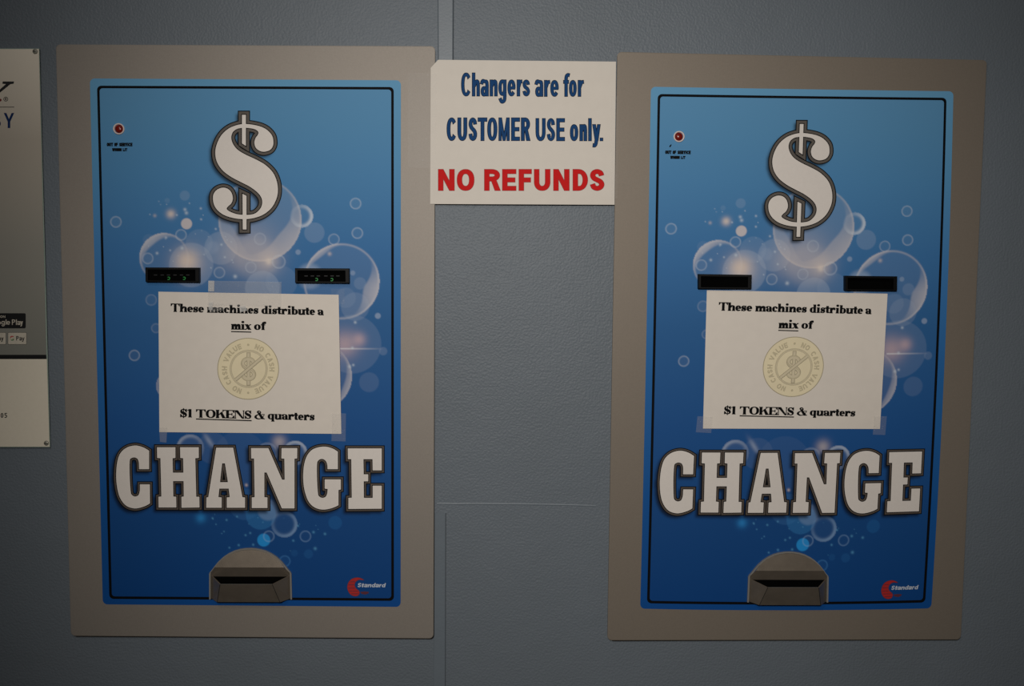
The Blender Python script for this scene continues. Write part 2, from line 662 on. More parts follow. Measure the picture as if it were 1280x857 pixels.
        c = w * .55
        G += [R(c - sw / 2, 0, c + sw / 2, h), ([(0, h * .82), (0, h * .88), (c, h), (c, h * .9)], 1)]
        foot(c - sw / 2, c + sw / 2, 0)
    elif ch == '.':
        G += [R(0, 0, w, w)]
    elif ch == '&':
        G += [(nib([(w * .98, h * .56), (w * .86, h * .30), (w * .62, h * .06), (w * .3, 0.03 * h), (w * .09, h * .2), (w * .16, h * .42), (w * .42, h * .58), (w * .6, h * .76), (w * .52, h * .95), (w * .36, h * .96), (w * .29, h * .78)],
                    sw * .8, sh * 1.5, taper=[.25, .3, .5, 1, 1.25, 1, .5, .5, .6, .8, .9]), 1),
              ([(w * .26, h * .8), (w * .52, h * .8), (w, 0), (w * .68, 0)], 1), R(w * .72, h * .54, w, h * .6), R(w * .74, 0, w * 1.03, t * .9)]
    elif ch in 'lh' or ch in 'bdk':
        if ch == 'l':
            G += [R(w / 2 - sw / 2, 0, w / 2 + sw / 2, h)]
            foot(w / 2 - sw / 2, w / 2 + sw / 2, 0)
            head(w / 2 - sw / 2, w / 2 + sw / 2, h, True, False)
        elif ch == 'h':
            a, b = s, w - s
            G += [R(a, 0, a + sw, h), R(b - sw, 0, b, x * .66)]
            G.append((nib([(a + sw * .7, x * .62), (w * .52, x - sh * .6), (b - sw * .62, x * .86), (b - sw * .5, x * .5)], sw, sh * (1.5 if s else 1)), 1))
            foot(a, a + sw, 0)
            foot(b - sw, b, 0)
            head(a, a + sw, h, True, False)
        elif ch in 'bd':
            m = (lambda v: v) if ch == 'b' else (lambda v: w - v)
            st = s
            x0, x1 = sorted((m(st), m(st + sw)))
            G += [R(x0, 0, x1, h)]
            rx = (w - st) * .5
            cx = m(st + rx)
            G += [(ell(cx, x / 2, rx, x / 2), 1), (ell(cx, x / 2, rx - sw, x / 2 - sh), -1)]
            if s:
                head(x0, x1, h, True, False)
                if ch == 'd':
                    foot(x0, x1, 0)
    elif ch == 'n' or ch == 'r':
        if ch == 'n':
            a, b = s, w - s
            G += [R(a, 0, a + sw, x), R(b - sw, 0, b, x * .66)]
            G.append((nib([(a + sw * .7, x * .62), (w * .52, x - sh * .6), (b - sw * .62, x * .86), (b - sw * .5, x * .5)], sw, sh * (1.5 if s else 1)), 1))
            foot(a, a + sw, 0)
            foot(b - sw, b, 0)
            head(a, a + sw, x, True, False)
        else:
            a = s
            G += [R(a, 0, a + sw, x)]
            if s:
                G += [(nib([(a + sw * .8, x * .62), (w * .66, x * .93), (w * .9, x * .84)], t * 2, t * 2), 1), (ell(w - sw * .42, x * .78, sw * .45, x * .2), 1)]
                foot(a, a + sw, 0)
                head(a, a + sw, x, True, False)
            else:
                G += [(nib([(a + sw * .6, x * .58), (w * .62, x * .86), (w, x - sh * .5)], sw, sh), 1)]
    elif ch == 'm':
        a, c, b = s, w / 2 - sw / 2, w - s - sw
        G += [R(a, 0, a + sw, x), R(c, 0, c + sw, x * .66), R(b, 0, b + sw, x * .66)]
        for p, q in ((a, c), (c, b)):
            G.append((nib([(p + sw * .8, x * .64), ((p + q + sw) / 2 + sw * .15, x - sh * .6), (q + sw * .4, x * .86), (q + sw * .5, x * .5)], sw, sh * (1.5 if s else 1)), 1))
        for p in (a, c, b):
            foot(p, p + sw, 0)
        head(a, a + sw, x, True, False)
    elif ch == 'i':
        G += [R(w / 2 - sw / 2, 0, w / 2 + sw / 2, x), (ell(w / 2, h * .93, sw * .56, h * .13), 1)]
        foot(w / 2 - sw / 2, w / 2 + sw / 2, 0)
        head(w / 2 - sw / 2, w / 2 + sw / 2, x, True, False)
    elif ch == 'a':
        b = w - s
        G += [R(b - sw, 0, b, x * .68), (nib([(w * .08, x * .74), (w * .22, x * .93), (w * .5, x - sh * .5), (b - sw * .62, x * .86), (b - sw * .5, x * .5)], sw * (.9 if s else 1), sh), 1)]
        G += [(ell(w * .40, x * .29, w * .40, x * .30), 1), (ell(w * .46, x * .29, w * .40 - sw * .85, x * .29 - sh * .9), -1)]
        if s:
            G += [(ell(w * .17, x * .76, w * .15, x * .16), 1), R(b - sw, 0, w + s * .2, t)]
    elif ch == 'e':
        G += [(sector(w / 2, x / 2, w / 2, x / 2, sw, sh, 0, 322), 1), R(sw * .5, x * .42, w - (sw * .1), x * .42 + sh * (.9 if s else .8))]
    elif ch == 'g':
        G += [(ell(w / 2, x * .52, w / 2, x * .49), 1), (ell(w / 2, x * .52, w / 2 - sw, x * .49 - sh), -1), R(w - sw, 0, w, x),
              (nib([(w - sw / 2, x * .2), (w - sw * .52, -h * .06), (w * .72, -h * .2), (w * .4, -h * .24), (sw * .5, -h * .1)], sw, sh), 1)]
    elif ch == 'q':
        rx = (w - s) * .5
        G += [(ell(rx, x / 2, rx, x / 2), 1), (ell(rx, x / 2, rx - sw, x / 2 - sh), -1), R(w - s - sw, -h * .26, w - s, x)]
        foot(w - s - sw, w - s, -h * .26)
    elif ch == 'f':
        a = w * .2
        G += [R(a, 0, a + sw, h * .8), R(0, x - sh, w * .86, x), (nib([(a + sw / 2, h * .68), (a + sw * .6, h * .86), (w * .72, h - sh / 2), (w, h - sh * .6)], sw, sh), 1)]
        if s:
            G.append((ell(w - sw * .35, h * .86, sw * .48, h * .12), 1))
            foot(a, a + sw, 0)
    elif ch == 't':
        a = w * .18
        G += [R(a, x * .2, a + sw, h * (.86 if s else .92)), R(-.1 * w if s else 0, x - max(sh * 1.5, t), w * .98, x), (nib([(a + sw * .5, x * .34), (a + sw * .6, x * .1), (w * .72, sh * .7), (w, x * .16)], sw, sh), 1)]
    elif ch == 'x':
        G += [([(s * .4, x), (s * .4 + sw * 1.25, x), (w - s * .4, 0), (w - s * .4 - sw * 1.25, 0)], 1), ([(w - s, x), (w - s - t * 1.6, x), (s, 0), (s + t * 1.6, 0)], 1)]
        if s:
            G += [R(0, x - t, sw + s * 2, x), R(w - sw - s * 2, 0, w, t), R(w - s * 3, x - t, w, x), R(0, 0, s * 3, t)]
    elif ch == 'y':
        G += [([(0, x), (sw * 1.05, x), (w * .5 + sw * .5, 0), (w * .5 - sw * .45, 0)], 1), ([(w, x), (w - sw, x), (w * .5 - sw * .4, 0), (w * .5 + sw * .55, 0)], 1),
              (nib([(w * .5, x * .12), (w * .44, -h * .1), (w * .3, -h * .2), (w * .05, -h * .2)], sw, sh), 1)]
    return G


def place_loops(G, x0, base, slope=0.0, shear=0.0):
    return [([(x0 + p[0] + shear * p[1], base - p[1] + slope * (p[0])) for p in pts], s) for pts, s in G]


def word(chars, spans, base, h, sw, sh, xh=.73, slope=0.0, serif=0.0, shear=0.0, x_ref=None):
    """letters at measured left/right edges"""
    L = []
    for ch, (a, b) in zip(chars, spans):
        bb = base + (slope * (a - x_ref) if x_ref is not None else 0)
        L += place_loops(glyph(ch, b - a, h, sw, sh, xh, serif), a, bb, slope, shear)
    return L


WID = {'T': .98, 'h': .82, 'e': .62, 's': .56, 'm': 1.2, 'a': .7, 'c': .62, 'i': .44, 'n': .82, 'd': .74, 't': .46, 'r': .66, 'b': .74,
       'u': .82, 'x': .78, 'o': .68, 'f': .52, '$': .74, '1': .5, 'O': 1.0, 'K': 1.0, 'E': .88, 'N': 1.0, 'S': .7, '&': 1.0, 'q': .76}


def fitted(chars, x0, x1, base, h, sw, sh, xh, slope, serif, gap=.03, x_ref=0, wid=WID, shear=0.0):
    tot = sum(wid[c] for c in chars) + gap * (len(chars) - 1)
    k = (x1 - x0) / tot
    spans, x = [], x0
    for c in chars:
        spans.append((x, x + wid[c] * k))
        x += (wid[c] + gap) * k
    return word(chars, spans, base, h, sw, sh, xh, slope, serif, shear, x_ref)


# ------------------------------------------------------------------ the setting
mb = MB()
mb.slab([(-2.4, 0, 0), (2.4, 0, 0), (2.4, 0, 2.7), (-2.4, 0, 2.7)], [(-2.4, .12, 0), (2.4, .12, 0), (2.4, .12, 2.7), (-2.4, .12, 2.7)], M_WALL)
wall = mb.build('wall_back')
wall['kind'] = 'structure'
mb = MB()
mb.slab([(-2.4, -4, 0), (2.4, -4, 0), (2.4, .12, 0), (-2.4, .12, 0)], [(-2.4, -4, -.1), (2.4, -4, -.1), (2.4, .12, -.1), (-2.4, .12, -.1)], M_FLOOR)
fl = mb.build('floor')
fl['kind'] = 'structure'
M_SEAM = mat('dark_seam', (40, 42, 44), 0.8)
M_TRIM = mat('smooth_wall_paint', (108, 117, 125), 0.45, var=0.03, vscale=30, bump=0.0002, bscale=300)


def strip(q, h, m, name, bev=0.6):
    """a low flat strip of the wall, bevelled edges; q = four measured corners"""
    mb = MB()
    Q = [np.array(p, float) for p in q]
    c = sum(Q) / 4
    back = [U(p[0], p[1], -0.001) for p in Q]
    mid = [U(p[0], p[1], h * .5) for p in Q]
    f = []
    for p in Q:
        d = np.sign(c - p) * bev
        f.append(U(p[0] + d[0], p[1] + d[1] * .2, h))
    mb.slab(f, mid, m)
    mb.slab(mid, back, m)
    # open seam down the right-hand side
    mb.slab([U(Q[1][0] - .1, Q[1][1], .0002), U(Q[1][0] + .55, Q[1][1], .0002), U(Q[2][0] + .55, Q[2][1], .0002), U(Q[2][0] - .1, Q[2][1], .0002)],
            [U(Q[1][0] - .1, Q[1][1], -.001), U(Q[1][0] + .55, Q[1][1], -.001), U(Q[2][0] + .55, Q[2][1], -.001), U(Q[2][0] - .1, Q[2][1], -.001)], M_SEAM)
    o = mb.build(name)
    o['kind'] = 'structure'
    return o


strip([(546.6, -60), (567, -60), (566.5, 80), (547.4, 80)], 0.0030, M_TRIM, 'trim_1', 1.2)
strip([(543.2, 641), (557.0, 641), (556.4, 910), (541.2, 910)], 0.0012, M_TRIM, 'trim_2', 0.7)
# a ridge of filler under the paint, running level between the machines
mb = MB()
top = [(546, 629), (570, 629.5), (600, 629.3), (640, 629.6), (680, 630.2), (715, 631), (745, 632)]
ribs = []
for i, (a, b) in enumerate(top):
    e = 0.35 if i in (0, len(top) - 1) else 1.0
    ribs.append([U(a, b - 1.6, -.0005), U(a, b - .4, .0007 * e), U(a, b + .6, .0006 * e), U(a, b + 1.8, -.0005)])
for r0, r1 in zip(ribs, ribs[1:]):
    mb.add(r0 + r1, [(0, 1, 5, 4), (1, 2, 6, 5), (2, 3, 7, 6)], M_TRIM)
o = mb.build('trim_3', smooth=True)
o['kind'] = 'structure'

# ------------------------------------------------------------------ the change machines: measurements
# artwork coordinates are those of the left machine; PAIR gives the same features on both machines
PAIR = [((112.3, 98), (813.7, 108.7)), ((501.1, 100.3), (1192, 114.2)), ((500.8, 758.2), (1163.8, 759.9)), ((128.5, 755), (800.9, 760.8)),
        ((149, 161), (848.5, 171)), ((304.6, 137.8), (1001.6, 149.4)), ((305, 292.6), (998, 302)), ((260.5, 260), (953.9, 270)), ((351.7, 240), (1044.3, 249)),
        ((142.3, 596), (821.7, 602)), ((480.7, 600), (1153.3, 603)), ((311, 553.4), (990, 560.3)), ((311, 638), (988, 643.7)),
        ((181.5, 334), (873, 342)), ((436, 355), (1122.7, 363)), ((122.7, 108.6), (823.1, 118.6)), ((490.6, 110.4), (1181.3, 123.7)),
        ((138.3, 746.6), (809.8, 751.7)), ((490.7, 749), (1155.6, 751.3))]


def basis(x, y):
    u, v = (np.asarray(x, float) - 310) / 200, (np.asarray(y, float) - 430) / 330
    return np.stack([np.ones_like(u), u, v, u * v, u * u, v * v, u * u * v, u * v * v], -1)


_a = np.array([p[0] for p in PAIR])
_b = np.array([p[1] for p in PAIR])
COEF = np.linalg.lstsq(basis(_a[:, 0], _a[:, 1]), _b, rcond=None)[0]


def amap(side):
    if side == 'L':
        return lambda x, y: (np.asarray(x, float), np.asarray(y, float))

    def f(x, y):
        r = basis(x, y) @ COEF
        return r[..., 0], r[..., 1]
    return f


def art_place(side, h):
    m = amap(side)
    return lambda x, y: Uarr(*m(x, y), h)


FRAME = {'L': [(69.8, 55.5), (544, 57.7), (541.8, 797.6), (88.6, 794.3)], 'R': [(771.7, 64.8), (1233.6, 75.1), (1201.0, 799), (759.3, 799.9)]}
H_PLATE = 0.0050
H_ART = 0.0054


def zpt(pts, ox, oy, k):
    return [(ox + x / k, oy + y / k) for x, y in pts]


# the big white letters and the dollar sign, as closed outlines in artwork coordinates
S1 = zpt([(440, 155), (412, 137), (380, 120), (330, 104), (280, 100), (215, 115), (160, 150), (120, 205), (97, 290), (88, 400), (90, 480), (102, 570), (125, 650), (165, 715), (215, 755), (280, 772), (330, 768), (390, 750), (422, 735), (450, 718)], 135, 545, 8.57)
S1i = zpt([(448, 515), (342, 515)], 135, 545, 8.57) + catmull(zpt([(342, 560), (340, 590), (325, 632), (290, 645), (258, 630), (243, 590), (232, 420), (232, 270), (245, 238), (278, 226), (312, 238), (328, 270), (332, 310)], 135, 545, 8.57), 4, False) + zpt([(333, 352), (440, 352)], 135, 545, 8.57)
LETTERS = {
    'C': [(catmull(S1, 4, False) + S1i, 1)],
    'H': [(zpt([(525, 118), (722, 118), (722, 232), (692, 235), (695, 390), (808, 390), (805, 235), (775, 232), (772, 118), (972, 118), (972, 232), (935, 235), (945, 648), (978, 648), (980, 762), (788, 765), (787, 648), (812, 645), (810, 480), (697, 480), (700, 645), (730, 648), (732, 762), (542, 762), (540, 648), (572, 645), (562, 235), (527, 232)], 135, 545, 8.57), 1)],
    'A': [(zpt([(217, 122), (398, 122), (497, 652), (525, 655), (525, 765), (330, 765), (330, 655), (362, 652), (350, 560), (250, 560), (240, 652), (275, 655), (275, 765), (110, 765), (112, 655), (132, 652)], 245, 545, 8.57), 1),
          (zpt([(280, 290), (310, 290), (342, 492), (257, 492)], 245, 545, 8.57), -1)],
    'N': [(zpt([(590, 127), (775, 127), (922, 465), (950, 465), (947, 240), (915, 238), (917, 127), (1085, 127), (1083, 238), (1055, 240), (1055, 772), (920, 772), (757, 388), (732, 388), (732, 652), (765, 655), (765, 768), (598, 768), (598, 655), (628, 652), (622, 238), (592, 238)], 245, 545, 8.57), 1)],
    'G': [(catmull(zpt([(448, 165), (400, 135), (340, 115), (280, 112), (215, 125), (160, 155), (115, 215), (88, 300), (77, 410), (82, 520), (100, 610), (130, 690), (175, 745), (230, 775), (290, 785), (350, 778), (410, 760), (455, 738)], 370, 545, 8.57), 4, False)
           + zpt([(455, 575), (480, 570), (480, 462), (308, 462), (308, 560), (340, 565)], 370, 545, 8.57)
           + catmull(zpt([(335, 610), (320, 645), (285, 660), (250, 645), (235, 610), (225, 450), (225, 300), (240, 258), (275, 242), (310, 255), (330, 285), (337, 320)], 370, 545, 8.57), 4, False)
           + zpt([(338, 352), (448, 352)], 370, 545, 8.57), 1)],
    'E': [(zpt([(555, 130), (918, 130), (918, 365), (822, 365), (820, 245), (722, 245), (725, 408), (773, 408), (773, 482), (725, 482), (727, 660), (822, 660), (822, 530), (918, 530), (918, 775), (562, 778), (562, 660), (598, 658), (592, 245), (557, 245)], 370, 545, 8.57), 1)],
}
DOLLAR = [(catmull(zpt([(463, 240), (455, 200), (425, 165), (385, 143), (330, 130), (275, 126), (225, 135), (180, 155), (140, 190), (113, 235), (98, 285), (98, 330), (112, 375), (145, 420), (195, 458), (255, 490), (310, 518), (355, 550), (383, 582), (393, 617), (383, 655), (350, 688), (310, 698), (265, 698), (225, 692), (185, 676), (168, 660), (178, 644), (197, 626), (207, 595), (198, 558), (175, 534), (142, 527), (107, 540), (86, 567), (82, 602), (92, 642), (118, 676), (160, 703), (220, 720), (280, 725), (340, 718), (400, 696), (450, 655), (480, 602), (491, 550), (485, 490), (460, 432), (410, 382), (350, 348), (290, 320), (240, 290), (210, 255), (197, 215), (205, 180), (230, 158), (265, 150), (300, 150), (345, 158), (367, 174), (366, 192), (350, 215), (343, 245), (352, 275), (375, 294), (405, 300), (440, 290), (458, 268)], 250, 130, 5.045), 4), 1),
          (zpt([(265, 68), (289, 68), (289, 263), (265, 248)], 250, 130, 5.045), 1),
          (zpt([(268, 566), (293, 578), (293, 790), (270, 790)], 250, 130, 5.045), 1)]

# ------------------------------------------------------------------ printed bubble artwork (pigment per point)
STEP = 1.0


def raster(loops, X, Y, d=0.0):
    """which grid points a shape covers"""
    wn = np.zeros(X.shape, int)
    for p, s in loops:
        p = np.array(grow(orient(clean(p), 1), d if s > 0 else -d))
        if s < 0:
            p = p[::-1]
        bx = (X >= p[:, 0].min() - 1) & (X <= p[:, 0].max() + 1) & (Y >= p[:, 1].min() - 1) & (Y <= p[:, 1].max() + 1)
        cx, cy = X[bx][:, None], Y[bx][:, None]
        x0, y0 = p[:, 0], p[:, 1]
        x1, y1 = np.roll(x0, -1), np.roll(y0, -1)
        side = (x1 - x0) * (cy - y0) - (cx - x0) * (y1 - y0)
        wn[bx] += ((y0 <= cy) & (y1 > cy) & (side > 0)).sum(1) - ((y0 > cy) & (y1 <= cy) & (side < 0)).sum(1)
    return wn > 0


def blur(a, r, times=3):
    for _ in range(times):
        for ax in (0, 1):
            acc = np.zeros_like(a)
            for k in range(-r, r + 1):
                acc += np.roll(a, k, ax)
            a = acc / (2 * r + 1)
    return a


def corner(side_pts, s, t):
    a, b, c, d = [np.array(p, float) for p in side_pts]
    s, t = s[..., None], t[..., None]
    return (a * (1 - s) + b * s) * (1 - t) + (d * (1 - s) + c * s) * t


ARTQ = [(112.3, 98), (501.1, 100.3), (500.8, 758.2), (128.5, 755)]
BORDQ = [(121.8, 107.6), (491.7, 109.2), (491.8, 750.1), (137.2, 747.7)]
INKSTOPS = [(0, (96, 152, 194)), (.08, (90, 147, 190)), (.18, (80, 138, 186)), (.32, (63, 119, 174)), (.46, (48, 101, 156)), (.65, (33, 86, 148)), (.83, (24, 75, 135)), (1, (13, 68, 132))]
BANDSTOPS = [(0, (104, 162, 201)), (.15, (91, 152, 196)), (.35, (64, 124, 182)), (.55, (40, 104, 168)), (.80, (23, 86, 154)), (1, (14, 76, 146))]


def stops(st, t):
    xs = [a for a, _ in st]
    return np.stack([np.interp(t, xs, [lin(c)[k] for _, c in st]) for k in range(3)], -1)


def paint_art():
    nx, ny = int(389 / STEP), int(658 / STEP)
    s, t = np.meshgrid(np.linspace(0, 1, nx + 1), np.linspace(0, 1, ny + 1))
    # round the four corners by sliding the outermost points onto an arc
    wpx, hpx, r = 389.0, 658.0, 6.0
    x, y = s * wpx, t * hpx
    cx, cy = np.clip(x, r, wpx - r), np.clip(y, r, hpx - r)
    dx, dy = x - cx, y - cy
    dist = np.hypot(dx, dy)
    k = np.where(dist > r, r / np.maximum(dist, 1e-6), 1.0)
    x, y = cx + dx * k, cy + dy * k
    P = corner(ARTQ, x / wpx, y / hpx)
    X, Y = P[..., 0], P[..., 1]
    C = stops(INKSTOPS, t)
    border = raster([(rquad(BORDQ, 5), 1)], X, Y)
    C = np.where(border[..., None], C, stops(BANDSTOPS, t))

    def over(col, a):
        nonlocal C
        a = np.clip(a, 0, 1)[..., None]
        C = C * (1 - a) + np.array(lin(col)) * a

    def sm(a, b, v):
        q = np.clip((v - a) / (b - a), 0, 1)
        return q * q * (3 - 2 * q)

    def disc(cx, cy, r, a, col=(196, 210, 230), soft=1.2):
        d = np.hypot(X - cx, Y - cy)
        over(col, a * (1 - sm(r - soft, r + soft * .4, d)))

    def glow(cx, cy, r, a, col=(240, 220, 205)):
        d = np.hypot(X - cx, Y - cy)
        over(col, a * np.exp(-(d / r) ** 2 * 1.6))

    def ring(cx, cy, r, a, wd=None, lean=(0, 0), base=.05, col=(214, 224, 236)):
        """soap bubble: pale rim, brighter on one side, faint body"""
        wd = wd or max(.85, r * .12)
        base = base * .7
        dx, dy = X - cx, Y - cy
        d = np.hypot(dx, dy)
        rim = np.exp(-((d - (r - wd * .6)) / wd) ** 2) * (d < r + .6)
        side = 1.0 + (dx * lean[0] + dy * lean[1]) / (r + 1e-6)
        over(col, a * rim * np.clip(side, .25, 2.2) + base * (d < r))

    def big(cx, cy, r, a, ang, spread, thick, inner=.06, col=(224, 218, 218)):
        """large bubble: thin rim all round and a broad crescent about the direction ang (degrees)"""
        dx, dy = X - cx, Y - cy
        d = np.hypot(dx, dy)
        th = np.degrees(np.arctan2(dy, dx))
        da = np.abs((th - ang + 180) % 360 - 180)
        w = np.exp(-(da / spread) ** 2)
        rim = np.exp(-((d - r + 1.2) / 1.3) ** 2) * .55
        cres = sm(r - thick * w - 2.2, r - thick * w + 1.6, d) * (d < r) * np.clip(w * 1.15 - .12, 0, 1) * (.62 + .38 * sm(r - thick, r, d))
        over(col, a * np.clip(rim * .6 + cres, 0, 1) + inner * (d < r))
    # ---- upper cluster
    disc(249, 303, 17, .10)
    disc(276, 310, 21, .18)
    disc(239, 331, 28, .20)
    big(325, 275, 52, .50, 40, 62, 22, .09, (222, 214, 212))
    big(325, 275, 52, .28, 150, 45, 18, .0)
    disc(320, 322, 30, .16, (215, 210, 212), 12)
    glow(314, 312, 40, .30)
    glow(290, 318, 26, .18)
    glow(335, 326, 18, .40)
    glow(336, 327, 5, .6, (250, 235, 220))
    glow(234, 326, 17, .75, (245, 220, 196))
    glow(236, 331, 26, .30)
    big(205.2, 322, 31, .6, -130, 60, 9, .05)
    disc(266, 309, 9, .14, soft=4)
    ring(144.9, 277.2, 7, .34)
    disc(231, 244.4, 6.6, .13)
    disc(209, 250.5, 3.6, .08)
    glow(213.6, 267.3, 6.5, .75)
    glow(193.5, 269.4, 2.5, .4)
    disc(233.2, 279.5, 7.2, .80, (224, 212, 208))
    ring(226.3, 293.5, 7, .30)
    ring(184.7, 322.8, 7, .28)
    ring(274.3, 340.5, 7, .28)
    ring(325, 298.5, 7.5, .22)
    ring(313.5, 334, 7, .22)
    ring(377, 270, 14, .42, 2.6, (.9, .3), .05)
    disc(393, 290.6, 13, .16)
    ring(444.5, 254.3, 7, .34)
    ring(446.7, 291.2, 7, .34)
    ring(417.4, 299, 7, .28)
    disc(372.6, 315, 3.6, .35)
    ring(348.4, 327, 8.5, .28)
    disc(328, 360, 22, .22)
    disc(352, 352, 20, .08)
    big(427, 351.5, 47.5, .55, 18, 40, 18, .05)
    big(427, 351.5, 47.5, .55, -128, 32, 7, .0)
    disc(387, 345, 17, .34, soft=6)
    disc(450, 354, 8, .12)
    glow(412, 317, 3, .5)
    disc(441, 341, 3.4, .28)
    disc(444, 383, 18, .12)
    disc(432, 372, 13, .08)
    disc(440, 430, 37, .10)
    glow(449, 424, 10, .45, (240, 200, 195))
    glow(431, 430, 20, .50, (240, 200, 190))
    over((235, 235, 240), .75 * np.exp(-((Y - 435.6 - .003 * (X - 432)) / .8) ** 2) * (X > 425) * np.clip((480 - X) / 45, 0, 1))
    big(398, 470, 42, .45, 20, 50, 8, .06)
    disc(461.3, 477.5, 12.7, .08)
    disc(479, 438.7, 5.5, .13)
    disc(472.3, 394.6, 4, .40)
    ring(189, 374.7, 7, .15)
    ring(195, 410, 6, .14)
    ring(168, 444, 6.8, .30)
    big(212, 482, 17, .3, 180, 60, 4, .05)
    disc(186, 300, 8, .06)
    # ---- between the notice and the word
    ring(238, 560, 17, .22, 2.5, (-.6, -.5), .06)
    disc(266, 560, 20, .05)
    over((205, 215, 230), .35 * np.exp(-(((X - 262) + (Y - 552) * -.6) / 3.5) ** 2) * np.exp(-((Y - 551) / 9) ** 2))
    disc(300, 572, 34, .03)
    glow(349, 552, 10, .45)
    ring(334, 566, 13, .16)
    ring(369, 566, 15, .34, 2.4, (.2, -.6), .06)
    disc(360, 590, 26, .03)
    glow(308, 606, 2.2, .6)
    disc(306, 630, 20, .14, (90, 150, 210))
    # ---- lower cluster
    disc(326, 643, 19, .34, (60, 140, 205))
    disc(335, 637, 14, .22, (180, 205, 232), 3)
    ring(355.4, 655, 16, .30, 2.4, (.5, .45), .035, (160, 195, 232))
    disc(329.7, 674.7, 8.4, .85, (40, 156, 232))
    ring(336, 670, 7, .32, base=.03, col=(160, 195, 232))
    ring(381.8, 670, 7, .30, base=.02, col=(150, 190, 232))
    disc(419, 653, 8.8, .16, (50, 140, 215))
    glow(251, 647, 7.5, .65, (50, 150, 225))
    disc(385.6, 692, 6, .13, (60, 140, 210))
    disc(368, 691, 4.5, .10, (60, 140, 210))
    ring(356, 701, 7, .28, col=(90, 160, 225))
    rnd = random.Random(4)
    dots = [(251.0, 260.4, 1.4), (251.4, 274, 1.3), (269.7, 286, 1.3), (231.2, 261.7, 2), (233, 266, 2.2), (221, 268.6, 1.2), (276.8, 305.6, 1.5), (212.7, 312.7, 1.2), (196.3, 316.3, 1.8), (281, 321.3, 1.3),
            (227.6, 310, 2), (207.5, 296.8, 1.6), (294, 345.4, 2.4), (437, 458, 2), (440.5, 434.6, 1.8), (441.6, 456, 1.6), (444, 402.7, 1.8),
            (265.7, 647.3, 1.2), (283.2, 649.6, 1.3), (296.3, 645.4, 1.2), (307, 668.6, 1.3), (312.8, 665.9, 1.3), (366.6, 675.4, 1.4), (372.5, 657, 1.3), (391.9, 664.8, 1.6), (406.2, 667, 1.6),
            (394, 685.3, 2), (298.4, 681, 1.4), (286.8, 684.2, 1.2), (316.5, 680.5, 1.4), (280, 664, .9), (270, 655, .9), (400, 640, 1)]
    for _ in range(26):
        dots.append((rnd.uniform(180, 300), rnd.uniform(245, 345), rnd.uniform(.5, .9)))
    for _ in range(14):
        dots.append((rnd.uniform(260, 400), rnd.uniform(640, 690), rnd.uniform(.5, .8)))
    for cx, cy, r in dots:
        glow(cx, cy, r * 1.15, .60 if cy < 600 else .5, (215, 228, 240) if cy < 600 else (110, 190, 235))
    # ---- the soft dark drop shadow printed under the dollar sign and the word
    msk = raster(DOLLAR, X, Y, 4.4).astype(float)
    for g in LETTERS.values():
        msk = np.maximum(msk, raster(g, X, Y, 3.4))
    sh = blur(np.roll(np.roll(msk, 3, 0), -3, 1), 1, 4)
    over((8, 12, 22), .88 * sh)
    return s, t, X, Y, C


ART = paint_art()


def build_art(side, parent):
    s, t, X, Y, C = ART
    m = amap(side)
    P = Uarr(*m(X, Y), H_ART)
    ny, nx = X.shape
    V = P.reshape(-1, 3) - np.array(parent['_org'])
    idx = np.arange(ny * nx).reshape(ny, nx)
    F = np.stack([idx[:-1, :-1], idx[1:, :-1], idx[1:, 1:], idx[:-1, 1:]], -1).reshape(-1, 4)
    me = bpy.data.meshes.new('front_decal')
    me.vertices.add(len(V))
    me.vertices.foreach_set('co', V.astype(np.float32).ravel())
    me.loops.add(F.size)
    me.loops.foreach_set('vertex_index', F.astype(np.int32).ravel())
    me.polygons.add(len(F))
    me.polygons.foreach_set('loop_start', (np.arange(len(F)) * 4).astype(np.int32))
    me.update(calc_edges=True)
    at = me.attributes.new('ink', 'FLOAT_COLOR', 'POINT')
    at.data.foreach_set('color', np.c_[C.reshape(-1, 3), np.ones(ny * nx)].astype(np.float32).ravel())
    me.materials.append(M_ART)
    o = bpy.data.objects.new('front_decal', me)
    COL.objects.link(o)
    o.parent = parent
    o['_org'] = parent['_org']
    return o


def layered(loops, side, spec, h0, name, parent):
    """spec: list of (offset, material) from the bottom print up"""
    p = Print()
    for i, (d, m) in enumerate(spec):
        p.fill(loops, art_place(side, h0 + 0.00012 * (i + 1)), m, d)
    return p.build(name, parent)


def box_between(pts_f, pts_b, m, name, parent):
    mb = MB()
    mb.slab(pts_f, pts_b, m)
    return mb.build(name, parent)


def dome(mb, c, r, h, m, rings=5, seg=24):
    """a low dome bulging to -Y at world point c"""
    V, F = [], []
    for i in range(rings):
        a = PI / 2 * i / rings
        for k in range(seg):
            t = 2 * PI * k / seg
            V.append((c[0] + r * math.cos(a) * math.cos(t), c[1] - h * math.sin(a), c[2] + r * math.cos(a) * math.sin(t)))
    V.append((c[0], c[1] - h, c[2]))
    for i in range(rings - 1):
        for k in range(seg):
            F.append((i * seg + k, i * seg + (k + 1) % seg, (i + 1) * seg + (k + 1) % seg, (i + 1) * seg + k))
    for k in range(seg):
        F.append(((rings - 1) * seg + k, (rings - 1) * seg + (k + 1) % seg, len(V) - 1))
    mb.add(V, F, m)


